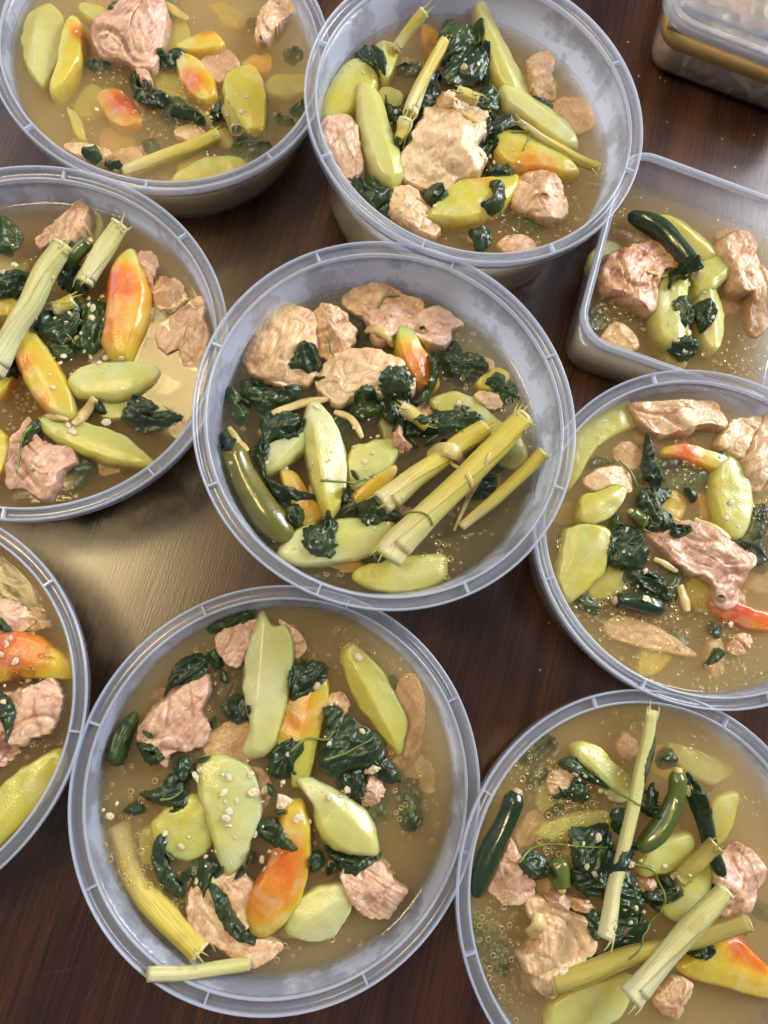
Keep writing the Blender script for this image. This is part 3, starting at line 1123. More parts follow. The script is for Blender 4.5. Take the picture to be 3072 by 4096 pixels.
def ginger_now(k, pts, r=18, z=.004, flat=.55):
    ctrl = [P2(k, p, z) for p in pts]
    path = catmull(ctrl, 9)
    rr = pxr(k, r)
    if z >= 0:
        hz = [max(TUBS[k][4], under(p.x, p.y, TUBS[k][4])) for p in path]
        for _ in range(4): hz = [max(hz[i] - .001, (hz[max(0, i - 1)] + hz[i] + hz[min(len(hz) - 1, i + 1)]) / 3) for i in range(len(hz))]
        path = [Vector((p.x, p.y, h + rr * flat * .7)) for p, h in zip(path, hz)]
    vs, fs, al, ar = tube(path, lambda t: rr * (.35 + .75 * math.sin(math.pi * (.08 + .84 * t)) ** .7), 12, .5, pts[0][0], flat)
    c = sum(ctrl, Vector()) / len(ctrl)
    o = mesh_obj('ginger_strip', vs, fs, M['ginger'], origin=c)
    tag(o, beside(k, c, 'pale yellow ginger strip'), 'ginger', 'ginger strips in the soup')


BITS = []
for s in range(8):
    vs, fs = [], []
    rr = random.Random(100 + s)
    for i, (t, zz) in enumerate(((.55, -.42), (1, -.1), (.95, .25), (.5, .46))):
        for j in range(7):
            a = 2 * math.pi * (j + .3 * i + rr.uniform(-.25, .25)) / 7
            r = t * rr.uniform(.7, 1.15)
            vs.append((math.cos(a) * r, math.sin(a) * r * .72, zz * rr.uniform(.7, 1.2)))
    for i in range(3):
        for j in range(7):
            q = (j + 1) % 7
            fs.append((i * 7 + j, i * 7 + q, (i + 1) * 7 + q, (i + 1) * 7 + j))
    fs += [tuple(reversed(range(7))), tuple(range(21, 28))]
    me = bpy.data.meshes.new('garlic_bit')
    me.from_pydata(vs, [], fs)
    me.materials.append(M['garlic'])
    BITS.append(me)


def garlic(k, p, size, z=.003, rnd=RND):
    o = bpy.data.objects.new('garlic_bit', BITS[rnd.randrange(8)])
    COL.objects.link(o)
    o.location = P2(k, p, z)
    s = pxr(k, size)
    o.scale = (s, s * rnd.uniform(.6, 1), s * rnd.uniform(.5, .8))
    o.rotation_euler = (rnd.uniform(-.5, .5), rnd.uniform(-.5, .5), rnd.uniform(0, 6.3))
    tag(o, 'small white chopped garlic bit in %s' % PH_[k], 'garlic', 'chopped garlic in ' + PH_[k])


# ------------------------------------------------------------------ food, traced from the photograph tub by tub
# (solid pieces first, so leaves, stems and garlic can settle on them)
# --- tall tub in the middle
k = 'C'
chicken(k, 'large wrinkled skin-on chicken piece at the back edge', [(260,480),(285,430),(330,370),(370,310),(420,305),(470,325),(530,345),(535,420),(540,470),(540,540),(520,590),(450,620),(380,615),(310,590),(270,540)], .015, 'cream', 3)
chicken(k, 'ragged chicken piece beside the large wrinkled one', [(535,330),(600,310),(645,330),(690,380),(700,430),(670,470),(600,500),(545,480),(530,420)], .012, 'tan', 5)
chicken(k, 'chicken piece half sunk behind the bony one', [(670,260),(720,225),(800,215),(855,225),(900,255),(960,270),(975,310),(940,345),(860,330),(790,330),(750,340),(700,310)], .008, 'tan', 7)
chicken(k, 'bony chicken piece with an open round bone end', [(760,340),(830,310),(900,320),(960,330),(1050,310),(1135,365),(1100,400),(1080,450),(1030,475),(960,450),(900,420),(830,460),(790,440),(775,390)], .012, 'pink', 9, bone=(985,388,.0034,.25,-.55,.8))
chicken(k, 'smooth cream chicken piece under wilted leaves', [(560,590),(590,540),(660,500),(760,490),(850,520),(910,580),(940,640),(900,680),(800,680),(700,690),(650,715),(600,680),(565,640)], .017, 'cream', 11)
chicken(k, 'small pale chicken scrap by the yellow papaya', [(1200,670),(1240,650),(1300,670),(1310,710),(1260,720)], .005, 'cream', 13)
chicken(k, 'thin purplish chicken scrap above the lemongrass', [(860,850),(885,780),(905,800),(900,850),(940,880),(900,900),(870,890)], .008, 'pink', 15)
wedge(k, 'upright pale green papaya wedge', [(505,720),(530,700),(560,710),(620,790),(655,870),(670,960),(660,1060),(610,1165),(590,1170),(545,1090),(510,960),(490,840)], .12, [(540,740,120,.02),(600,1130,120,.26)], .014, 0)
wedge(k, 'orange papaya wedge with a green tip by the bone', [(870,420),(895,380),(930,400),(980,480),(1030,560),(1050,610),(1030,640),(960,640),(920,600),(880,520)], .40, [(890,400,110,.15),(960,580,150,.82)], .014)
wedge(k, 'pale papaya wedge lying under a folded leaf', [(410,1330),(450,1250),(530,1200),(680,1180),(800,1175),(850,1200),(840,1270),(780,1320),(650,1355),(500,1365)], .15, [(440,1300,120,.03)], .007)
wedge(k, 'yellow green papaya wedge sunk by the front wall', [(720,1420),(760,1370),(900,1340),(1050,1330),(1075,1380),(1050,1440),(930,1475),(800,1470)], .25, [(1040,1370,90,.12)], .003)
wedge(k, 'small pale papaya piece beneath a folded dark leaf', [(335,900),(370,860),(470,830),(490,760),(500,880),(440,940),(370,985),(340,980)], .05, [], .008)
wedge(k, 'translucent pale papaya slice in the centre', [(690,900),(720,870),(850,850),(880,880),(850,960),(780,1020),(700,1040),(680,960)], .14, [], .004)
wedge(k, 'sunken pale papaya wedge behind the lemongrass', [(1040,690),(1130,660),(1220,690),(1290,760),(1380,830),(1410,900),(1350,950),(1250,900),(1200,800),(1100,760)], .20, [], .002)
wedge(k, 'sunken orange papaya piece next to the chili', [(400,980),(470,1000),(520,1080),(570,1150),(520,1200),(480,1190),(440,1100)], .5, [(480,1080,90,.66)], .003)
wedge(k, 'amber papaya piece under the thick lemongrass', [(700,1080),(760,1010),(850,960),(870,990),(800,1080),(740,1120)], .52, [], .003)
wedge(k, 'small yellow papaya corner near the right-hand leaf', [(1220,600),(1300,550),(1345,590),(1300,640),(1230,640)], .42, [], .003)
stalk(k, 'short thick fibrous lemongrass piece', [(815,1115),(1240,800)], 50, 40, .007, .011)
stalk(k, 'long lemongrass stalk with a bulbous white end', [(835,1340),(1000,1160),(1200,960),(1410,750)], 62, 44, .012, .024)
stalk(k, 'split hollow lemongrass sheath', [(1150,1215),(1320,1060),(1485,905)], 20, 32, .001, .018, hollow=True)
stalk(k, 'stubby yellow lemongrass bit under the leaves', [(900,715),(1005,790)], 28, 28, .010, .008)
chili(k, 'long olive green chili lying along the wall', [(195,870),(245,1010),(330,1150),(440,1270)], 62, .002, .001, 'chili_olive')
ginger(k, [(360,735),(470,690),(600,670)], 17, .006)
ginger(k, [(620,720),(690,750),(740,830)], 15, .006)
ginger(k, [(180,790),(220,850),(260,900)], 13, .004)
ginger(k, [(760,345),(810,370),(880,415)], 22, .016)
ginger(k, [(1110,900),(1170,1010),(1190,1060)], 9, .022)
ginger(k, [(1240,930),(1190,1080),(1140,1210)], 9, .014)
ginger(k, [(1040,860),(1110,870),(1190,895)], 32, .025, .3)
# --- tub with the stalk on its rim
k = 'B'
wedge(k, 'long whitish papaya wedge with pointed ends', [(720,400),(735,280),(770,180),(795,145),(830,200),(880,200),(905,290),(890,430),(860,540),(830,630),(770,670),(720,640),(745,560),(730,480)], .08, [(800,420,130,.03)], .011)
wedge(k, 'bright yellow green papaya wedge near the wall', [(1110,310),(1140,260),(1200,300),(1260,360),(1310,450),(1345,540),(1320,660),(1270,620),(1200,530),(1140,430)], .24, [(1280,480,80,.14)], .008)
wedge(k, 'wavy translucent papaya slice topped with garlic', [(550,720),(600,700),(700,720),(760,800),(775,900),(740,1000),(720,1080),(650,1135),(615,1070),(590,980),(555,880),(540,790)], .11, [(680,1080,80,.02)], .006)
wedge(k, 'blocky pale green papaya wedge', [(930,790),(980,780),(1060,820),(1150,870),(1210,940),(1225,1050),(1150,1060),(1050,1030),(1010,970),(990,880)], .13, [(970,830,70,.03)], .010)
wedge(k, 'large curved orange papaya wedge', [(740,1330),(740,1240),(790,1140),(830,1060),(850,980),(880,900),(940,890),(965,980),(965,1100),(940,1220),(890,1310),(820,1370),(760,1370)], .45, [(845,1120,150,.84),(790,1220,120,.72)], .010)
wedge(k, 'amber papaya wedge tucked under the whitish one', [(870,520),(910,470),(1000,430),(1035,410),(1040,500),(1010,600),(990,700),(960,780),(910,780),(900,700),(850,620)], .42, [(900,520,130,.68),(960,720,110,.3)], .005)
wedge(k, 'sunken yellow green papaya chunk', [(370,950),(430,890),(510,850),(580,880),(590,960),(560,1060),(480,1090),(400,1050),(370,1000)], .27, [], .002)
wedge(k, 'clear whitish papaya block by the front wall', [(890,1350),(930,1260),(1010,1210),(1120,1195),(1135,1250),(1080,1370),(1000,1405),(920,1390)], .08, [], .006)
chicken(k, 'pink knobbly chicken piece wrapped by a leaf', [(320,590),(350,530),(400,480),(480,420),(560,380),(575,450),(550,520),(580,580),(540,640),(440,670),(420,720),(380,660),(330,640)], .013, 'pink', 21)
chicken(k, 'rosy chicken piece behind the whitish wedge', [(610,230),(680,180),(770,160),(770,240),(730,280),(700,330),(650,320)], .008, 'pink', 22)
chicken(k, 'sunken pink chicken flap at the back', [(860,160),(930,200),(960,260),(920,300),(890,230)], .002, 'pink', 23)
chicken(k, 'square-cut smooth chicken piece', [(1110,1150),(1180,1100),(1250,1110),(1310,1180),(1345,1210),(1290,1300),(1210,1310),(1140,1260)], .008, 'pink', 24)
chicken(k, 'ragged chicken piece under the orange wedge', [(540,1180),(640,1150),(750,1200),(740,1330),(700,1370),(830,1400),(840,1440),(740,1495),(620,1430),(540,1380),(510,1310)], .007, 'tan', 25)
chicken(k, 'small bone end poking from the leaves', [(1180,880),(1190,800),(1230,770),(1265,810),(1240,860)], .009, 'pink', 26, bone=(1215,830,.0030,-.1,-.5,.8))
chicken(k, 'sunken pale chicken piece in the centre', [(560,640),(640,570),(720,560),(750,690),(620,720)], -.001, 'tan', 27)
chicken(k, 'small sunken chicken strip beside the amber wedge', [(1030,480),(1090,440),(1130,490),(1070,560)], .001, 'tan', 28)
chicken(k, 'long sunken chicken strip by the wall', [(1330,420),(1400,400),(1430,560),(1380,720),(1310,680)], -.004, 'tan', 29)
stalk(k, 'thick curved lemongrass stalk half sunk along the wall', [(225,960),(300,1150),(400,1300),(545,1450)], 40, 46, -.013, .002)
stalk(k, 'thin hollow lemongrass piece resting on the rim', [(342,1546),(540,1522),(730,1500)], 23, 21, .020, .006, 'stalk_pale', hollow=True)
# --- tub with crossed stalks
k = 'BR'
chili(k, 'dark green chili along the wall', [(330,570),(270,720),(190,880),(105,1130)], 55, .004, .001, 'chili_dark')
chili(k, 'curved olive green chili by the upright stalk', [(1180,460),(1170,600),(1090,760),(970,880)], 52, .009, .005, 'chili_green')
chili(k, 'dark chili behind the curved olive one', [(1420,1010),(1350,840),(1310,680),(1230,500)], 40, .004, .002, 'chili_dark')
chili(k, 'short rounded olive chili end among the leaves', [(565,1080),(555,1000),(545,910)], 48, .004, .003, 'chili_green')
wedge(k, 'pale papaya wedge covered in garlic', [(640,340),(690,315),(780,350),(850,420),(930,480),(940,560),(880,620),(800,580),(740,480),(660,410)], .15, [], .006)
wedge(k, 'sunken yellow green papaya slab', [(450,800),(520,740),(680,690),(810,690),(830,780),(700,830),(560,830)], .26, [], -.002)
wedge(k, 'pale papaya wedge below the curved chili', [(1000,930),(1050,850),(1180,800),(1260,800),(1250,890),(1180,970),(1080,1000),(1000,1010)], .19, [], .004)
wedge(k, 'pale papaya wedge beside the thick stalk', [(1100,1150),(1200,1060),(1330,960),(1350,1080),(1290,1200),(1180,1250)], .18, [], .003)
wedge(k, 'sunken green papaya wedge near the dark chili', [(1370,720),(1400,620),(1510,590),(1500,700),(1440,830),(1390,840)], .24, [], -.001)
wedge(k, 'large yellow papaya wedge with red edge', [(1210,1500),(1300,1430),(1430,1360),(1500,1350),(1600,1450),(1680,1540),(1690,1650),(1540,1630),(1400,1590),(1290,1560)], .40, [(1490,1370,110,.86),(1600,1440,90,.8)], .006)
wedge(k, 'broad pale papaya wedge at the front', [(520,1730),(580,1660),(760,1580),(920,1560),(900,1700),(800,1810),(540,1830)], .14, [], .003)
wedge(k, 'sunken pale papaya wedge at the back wall', [(1180,330),(1300,350),(1450,420),(1480,480),(1380,530),(1230,440)], .14, [], -.004)
chicken(k, 'smooth pink chicken piece by the wall chili', [(180,1060),(230,960),(290,840),(340,900),(400,1000),(410,1090),(330,1150),(250,1140)], .005, 'pink', 31)
chicken(k, 'large cream chicken piece topped with ginger', [(390,1150),(450,1130),(510,1160),(580,1200),(660,1240),(720,1340),(680,1470),(570,1560),(470,1620),(380,1510),(340,1420),(400,1380),(420,1300),(390,1220)], .011, 'cream', 32)
chicken(k, 'small purple chicken nub', [(490,1130),(540,1100),(600,1120),(570,1180),(510,1190)], .013, 'pink', 33)
chicken(k, 'thin chicken strip beside the purple nub', [(620,1130),(680,1140),(740,1190),(680,1205),(630,1180)], .006, 'tan', 34)
chicken(k, 'pink chicken piece behind the thick stalk', [(1410,930),(1470,870),(1520,860),(1590,920),(1640,990),(1600,1080),(1560,1180),(1480,1220),(1420,1200),(1440,1080),(1370,1040)], .009, 'pink', 35)
chicken(k, 'rounded chicken piece at the front edge', [(1100,1620),(1170,1560),(1250,1590),(1220,1690),(1180,1760),(1100,1730),(1060,1680)], .006, 'tan', 36)
chicken(k, 'pale chicken bit behind a dark leaf', [(500,490),(560,450),(640,490),(620,590),(520,580)], .004, 'cream', 37)
chicken(k, 'small pink chicken strip under the leaves', [(950,1060),(1040,1030),(1060,1080),(980,1100)], .006, 'pink', 38)
stalk(k, 'olive stubby lemongrass piece', [(1195,1035),(1380,850)], 40, 40, .006, .012, 'stalk_olive')
stalk(k, 'long yellow green lemongrass stalk lying low', [(520,1585),(830,1480),(1130,1390),(1545,1270)], 44, 40, .006, .012, 'stalk_olive')
stalk(k, 'long thin upright lemongrass stalk tied with a leaf', [(792,1330),(880,950),(1046,142)], 36, 28, .020, .010, 'stalk_pale')
stalk(k, 'thick pale lemongrass stalk', [(930,1665),(1170,1380),(1430,1080)], 52, 46, .016, .016, 'stalk_pale')
ginger(k, [(470,1240),(465,1320),(465,1390)], 42, .014, .5)
# --- low tub against the square one
k = 'RM'
wedge(k, 'large sunken arc of pale papaya by the wall', [(300,420),(420,330),(560,260),(640,250),(680,370),(560,430),(430,520),(330,690),(270,740),(270,560)], .16, [], -.001, spine=.4)
wedge(k, 'short yellow green papaya wedge above the longer one', [(340,830),(430,800),(560,755),(600,790),(570,880),(500,960),(370,1000),(320,960)], .24, [], .006)
wedge(k, 'long yellow green papaya wedge along the wall', [(220,1120),(240,1050),(330,1030),(480,1050),(490,1170),(450,1310),(380,1390),(270,1480),(230,1460),(190,1320)], .22, [(360,1130,110,.12)], .006)
wedge(k, 'slim orange papaya wedge with a green tip', [(880,520),(1000,500),(1130,540),(1240,580),(1240,650),(1150,660),(980,600),(880,570)], .42, [(980,550,150,.86),(1210,620,60,.24)], .003)
wedge(k, 'upright green papaya wedge beside chicken', [(1170,680),(1260,580),(1330,640),(1390,760),(1395,900),(1350,1050),(1280,1090),(1200,1010),(1160,850)], .20, [], .006)
wedge(k, 'rounded sunken yellow papaya chunk', [(850,830),(930,790),(1000,850),(990,930),(920,980),(850,930)], .46, [], -.002)
wedge(k, 'bright red orange papaya wedge at the edge', [(1160,1500),(1280,1480),(1400,1530),(1510,1570),(1520,1670),(1350,1650),(1220,1590)], .80, [(1300,1550,160,1.0)], .003)
chicken(k, 'long torn chicken piece by the back wall', [(660,260),(760,245),(900,240),(1030,240),(1120,240),(1180,300),(1210,360),(1190,410),(1080,400),(960,440),(820,440),(740,400),(690,330)], .010, 'tan', 41)
chicken(k, 'smooth flat cream chicken piece', [(1200,450),(1260,370),(1350,355),(1430,350),(1400,430),(1340,560),(1330,600),(1240,540),(1190,510)], .009, 'cream', 42)
chicken(k, 'fibrous chicken piece beside the flat cream one', [(1340,580),(1400,450),(1470,340),(1520,320),(1570,450),(1550,600),(1480,700),(1430,785),(1390,760),(1350,680)], .013, 'tan', 43)
chicken(k, 'long pink chicken piece with a hollow bone end', [(780,1060),(860,1010),(1000,1000),(1100,1030),(1200,1100),(1300,1160),(1370,1220),(1330,1330),(1290,1420),(1270,1500),(1200,1520),(1150,1470),(1150,1390),(1080,1330),(980,1300),(880,1200),(820,1120)], .013, 'pink', 44, bone=(1208,1462,.0030,.1,-.6,.7))
chicken(k, 'sunken pale chicken piece above the short wedge', [(360,730),(440,660),(560,640),(630,690),(640,790),(590,800),(540,760),(430,790)], .002, 'cream', 45)
chicken(k, 'long sunken chicken piece near the front wall', [(520,1640),(620,1590),(800,1650),(980,1760),(1050,1830),(900,1820),(700,1770),(560,1720)], -.002, 'cream', 46)
chicken(k, 'curled chicken scrap in the oily front', [(1270,1780),(1330,1700),(1400,1720),(1380,1800),(1310,1830)], .003, 'tan', 47)
chicken(k, 'small sunken orange tan chicken lump', [(560,520),(650,480),(730,560),(680,640),(590,600)], -.002, 'tan', 48)
chili(k, 'thick dark green chili end with pale cut', [(540,1490),(680,1500),(850,1550)], 62, .001, .000, 'chili_dark')
chili(k, 'cut yellow green chili end', [(640,930),(690,970),(740,1010)], 44, .002, .001, 'chili_green')
ginger(k, [(800,1220),(870,1250),(950,1300)], 20, .004)
ginger(k, [(950,1390),(975,1480),(990,1560)], 28, .001)
ginger(k, [(1070,960),(1170,1030),(1270,1100)], 24, .006)
# --- tall tub overlapping the square one
k = 'TR'
wedge(k, 'long pale papaya wedge leaning on the back wall', [(830,80),(860,68),(890,110),(940,190),(1000,280),(1060,350),(1090,410),(1070,450),(1000,440),(930,380),(880,280),(845,170)], .15, [(860,110,90,.04)], .010, -.004)
wedge(k, 'pale papaya wedge pointing at the yellow stalk', [(965,430),(1010,440),(1080,470),(1150,510),(1230,560),(1280,630),(1300,695),(1240,700),(1160,650),(1050,570),(985,510)], .09, [(1250,640,80,.02)], .009)
wedge(k, 'upright pale green papaya wedge beside the big chicken', [(270,440),(300,415),(350,450),(390,510),(430,640),(470,740),(480,840),(430,885),(370,850),(320,770),(280,640),(268,530)], .14, [], .013)
wedge(k, 'half sunk yellow green papaya wedge at the wall', [(110,520),(140,410),(200,320),(280,280),(345,330),(355,410),(300,480),(200,550),(130,560)], .22, [(170,480,120,.28)], .005)
wedge(k, 'small pale papaya end under the short stalk', [(350,230),(400,205),(455,220),(450,300),(410,380),(370,340)], .15, [], .007)
wedge(k, 'yellow papaya wedge with orange lower edge', [(920,690),(940,640),(1020,640),(1130,670),(1220,730),(1300,820),(1240,840),(1130,820),(1020,810),(960,770)], .38, [(1080,810,110,.7),(1150,820,80,.66)], .010)
wedge(k, 'yellow green papaya wedge at the front by bone', [(620,1030),(680,950),(740,880),(830,860),(950,850),(1020,830),(1025,870),(980,960),(900,1020),(800,1060),(680,1060)], .33, [(850,850,110,.6),(660,1040,90,.2)], .010)
wedge(k, 'sunken dull green papaya slice', [(370,440),(420,395),(480,430),(470,500),(410,530)], .2, [], -.001)
chicken(k, 'large folded chicken piece on top of everything', [(490,780),(510,700),(560,620),(620,530),(700,540),(790,540),(860,560),(870,620),(850,690),(820,740),(860,790),(820,840),(740,860),(690,910),(620,880),(550,860),(500,830)], .020, 'cream', 51)
chicken(k, 'chicken crumb behind the large folded piece', [(630,500),(680,470),(750,480),(780,530),(700,545),(640,540)], .014, 'tan', 52)
chicken(k, 'torn chicken piece by the papaya at the wall', [(100,620),(150,560),(210,560),(260,600),(280,700),(300,790),(250,850),(200,830),(150,760),(110,690)], .010, 'pink', 53)
chicken(k, 'smooth drumstick end near the back wall', [(1080,300),(1120,260),(1180,260),(1200,310),(1190,370),(1210,440),(1150,460),(1100,400)], .008, 'tan', 54)
chicken(k, 'chicken piece with a dark bone hollow', [(1000,870),(1040,820),(1120,810),(1190,850),(1230,930),(1250,1010),(1190,1050),(1100,1020),(1030,980),(990,920)], .011, 'tan', 55, bone=(1155,930,.0038,.1,-.5,.7))
chicken(k, 'pale lumpy chicken piece at the front wall', [(420,960),(460,910),(540,900),(580,950),(640,1000),(660,1090),(600,1120),(520,1080),(440,1030)], .008, 'cream', 56)
chicken(k, 'round sunken chicken lump at the front', [(950,1150),(1000,1110),(1080,1115),(1120,1150),(1110,1190),(1000,1195)], .001, 'tan', 57)
chicken(k, 'broad sunken chicken piece by the wall', [(1200,480),(1350,450),(1400,560),(1300,600)], -.002, 'tan', 58)
stalk(k, 'short lemongrass piece standing against the wall', [(450,235),(590,60)], 27, 31, .004, .018)
stalk(k, 'long lemongrass piece capped with a leaf', [(515,545),(590,370),(675,195)], 40, 28, .010, .016)
stalk(k, 'split lemongrass bit below the long piece', [(505,570),(470,660)], 40, 32, .010, .006)
stalk(k, 'stubby lemongrass bit above the large chicken', [(748,435),(838,475)], 30, 30, .014, .014)
stalk(k, 'flat yellow lemongrass strip reaching the wall', [(1040,580),(1220,700),(1415,800)], 17, 30, .008, .004)
ginger(k, [(780,480),(810,510),(850,550)], 15, .018)
# --- low tub with one sunken stalk
k = 'TL'
wedge(k, 'large sunken pale papaya slab', [(130,90),(180,40),(250,20),(300,70),(320,160),(300,260),(260,340),(220,410),(170,370),(130,300),(115,200)], .14, [], .001)
wedge(k, 'slim yellow papaya wedge with an orange side', [(330,150),(360,95),(400,110),(420,200),(420,280),(390,360),(340,430),(280,480),(265,430),(300,330),(310,230)], .32, [(420,180,90,.72)], .007)
wedge(k, 'small yellow and orange papaya wedge', [(905,310),(960,290),(1030,330),(1080,400),(1100,470),(1060,520),(980,480),(930,410)], .42, [(980,430,110,.8)], .006)
wedge(k, 'sunken red orange papaya wedge', [(500,470),(580,440),(640,470),(690,540),(700,600),(620,620),(550,570)], .62, [(630,530,110,.96)], -.001)
wedge(k, 'olive yellow papaya wedge with a dark speck', [(1150,420),(1200,360),(1290,350),(1340,430),(1350,540),(1330,640),(1250,650),(1180,570),(1150,500)], .34, [], .004)
wedge(k, 'yellow papaya tip with orange skin', [(900,230),(980,190),(1080,160),(1135,215),(1100,250),(980,260)], .38, [(1050,165,70,.75)], .003)
wedge(k, 'faint sunken papaya sliver', [(330,520),(400,590),(420,680),(370,650)], .25, [], -.003)
wedge(k, 'sunken yellow green papaya at the front wall', [(880,900),(950,840),(1050,790),(1200,790),(1230,840),(1100,890),(950,905)], .22, [], -.001)
wedge(k, 'sunken olive papaya behind the big chicken', [(420,0),(520,20),(600,80),(560,110),(460,80),(400,30)], .2, [], -.001)
chicken(k, 'big rounded chicken thigh piece', [(500,230),(510,180),(560,130),(620,80),(690,20),(760,0),(820,20),(850,120),(830,230),(790,330),(740,360),(660,330),(580,310),(530,290)], .018, 'pink', 61)
chicken(k, 'little dangling chicken tail below the thigh', [(700,360),(750,380),(775,440),(740,460),(715,420)], .010, 'pink', 62)
chicken(k, 'ragged bony chicken piece near the wall', [(1310,170),(1330,90),(1380,20),(1450,10),(1500,40),(1450,120),(1400,180),(1340,240),(1310,230)], .010, 'tan', 63, bone=(1335,200,.0026,-.3,-.5,.7))
chicken(k, 'pale sunken chicken strip at the front', [(330,730),(400,720),(480,740),(560,770),(500,810),(400,800)], .003, 'cream', 64)
chicken(k, 'sunken greyish chicken lump', [(1030,290),(1130,230),(1200,280),(1200,340),(1120,390),(1060,340)], -.001, 'pink', 65)
chicken(k, 'small sunken tan chicken lump', [(900,640),(980,620),(1040,660),(980,700),(900,680)], -.001, 'cream', 66)
chicken(k, 'wide sunken chicken piece', [(560,760),(720,720),(730,790),(600,820)], -.003, 'tan', 67)
stalk(k, 'yellow lemongrass stalk at the front wall', [(630,885),(870,790),(1120,690)], 38, 36, -.004, .001)
stalk(k, 'short olive stalk with a round cut end', [(1160,560),(1205,665)], 34, 38, .001, .006, 'stalk_olive')
ginger(k, [(800,0),(870,40),(960,100)], 25, -.003)
# --- tub with two thick pale stalks
k = 'LM'
stalk(k, 'thick long pale lemongrass stalk across the tub', [(-60,1290),(150,920),(375,510)], 66, 58, .010, .020, 'stalk_pale')
stalk(k, 'thick pale lemongrass stalk by the back chicken', [(510,740),(610,560),(715,390)], 54, 56, .008, .014, 'stalk_pale')
stalk(k, 'small yellow lemongrass bit between leaves', [(330,905),(440,850)], 44, 44, .004, .006)
chili(k, 'dark green chili end between the stalks', [(545,495),(470,560),(380,660)], 46, .010, .006, 'chili_green')
wedge(k, 'large upright orange papaya wedge', [(660,800),(680,700),(740,610),(810,565),(850,620),(890,740),(915,850),(900,960),(850,1090),(790,1220),(720,1225),(650,1170),(620,1080),(650,950)], .42, [(735,810,190,.92),(690,1040,170,.74),(800,590,110,.24)], .014)
wedge(k, 'slanting yellow papaya wedge with orange side', [(120,1090),(170,1035),(230,1080),(310,1190),(400,1340),(450,1500),(430,1560),(360,1560),(270,1500),(190,1400),(120,1240)], .36, [(150,1270,120,.7),(260,1490,130,.64)], .012)
wedge(k, 'pale papaya wedge joined to a ginger strip', [(430,1340),(500,1270),(620,1240),(760,1230),(900,1240),(945,1290),(910,1370),(800,1440),(680,1460),(550,1445),(470,1420)], .15, [], .008)
wedge(k, 'long pale papaya wedge near the front wall', [(245,1600),(300,1570),(420,1580),(560,1610),(720,1660),(820,1740),(930,1840),(820,1850),(650,1830),(480,1770),(330,1690)], .2, [], .006)
wedge(k, 'yellow papaya chunk under the long stalk', [(-60,820),(60,830),(110,870),(90,930),(20,950),(-60,940)], .38, [], .003)
wedge(k, 'small yellow papaya tip below the long stalk', [(-20,1370),(70,1300),(80,1340),(0,1440)], .42, [], .004)
wedge(k, 'yellow papaya piece beside the front chicken', [(-60,1650),(20,1660),(60,1740),(40,1850),(-20,1920),(-60,1900)], .32, [], .003)
wedge(k, 'sunken papaya piece under the joined wedge', [(580,1470),(760,1440),(800,1480),(720,1550),(620,1550)], .22, [], -.001)
chicken(k, 'pointed chicken piece by the back wall', [(230,480),(330,410),(430,330),(490,285),(550,330),(540,420),(520,500),(440,540),(350,530),(270,540)], .014, 'tan', 71)
chicken(k, 'small drumstick knob behind the orange wedge', [(850,600),(920,580),(965,640),(940,720),(900,800),(860,720)], .010, 'pink', 72)
chicken(k, 'round smooth chicken knob by the wall', [(930,800),(960,720),(1030,710),(1090,750),(1120,830),(1050,880),(960,880)], .007, 'tan', 73)
chicken(k, 'large smooth chicken piece beside the lamp glare', [(950,1060),(1000,990),(1100,910),(1190,850),(1235,880),(1230,980),(1265,1060),(1230,1230),(1150,1250),(1090,1200),(1080,1130),(1010,1170),(960,1110)], .008, 'tan', 74)
chicken(k, 'rough shredded chicken piece at the front', [(80,1720),(130,1650),(180,1580),(240,1700),(330,1740),(430,1760),(440,1830),(370,1900),(350,1990),(270,2050),(180,2000),(70,1970),(60,1850)], .010, 'pink', 75, crease=.0035)
ginger(k, [(420,1580),(480,1510),(560,1420)], 30, .011)
ginger(k, [(250,1530),(320,1540),(400,1560)], 18, .008)
# --- tub with onion pieces
k = 'BL'
wedge(k, 'red orange papaya wedge sprinkled with garlic', [(-60,760),(60,690),(200,700),(300,750),(400,830),(440,890),(420,960),(300,970),(150,960),(0,990),(-60,950)], .42, [(60,780,190,1.0),(220,800,160,.8)], .006)
wedge(k, 'broad yellow green papaya wedge by the wall', [(-20,1700),(100,1580),(250,1480),(360,1440),(380,1520),(330,1650),(220,1800),(100,1920),(0,2010),(-80,1950)], .26, [], .003)
chicken(k, 'soft pink chicken piece below the lamp glare', [(-60,480),(80,490),(160,540),(200,610),(140,660),(60,690),(-60,680)], .004, 'pink', 81)
chicken(k, 'knobbly chicken piece with a smooth side', [(-60,1090),(40,1070),(130,1050),(230,1010),(320,980),(380,1060),(390,1150),(330,1280),(220,1340),(120,1380),(90,1350),(-60,1300)], .012, 'pink', 82)
chicken(k, 'shredded chicken tail below the knobbly piece', [(-60,1360),(60,1370),(110,1430),(60,1480),(0,1530),(-60,1500)], .006, 'pink', 83)
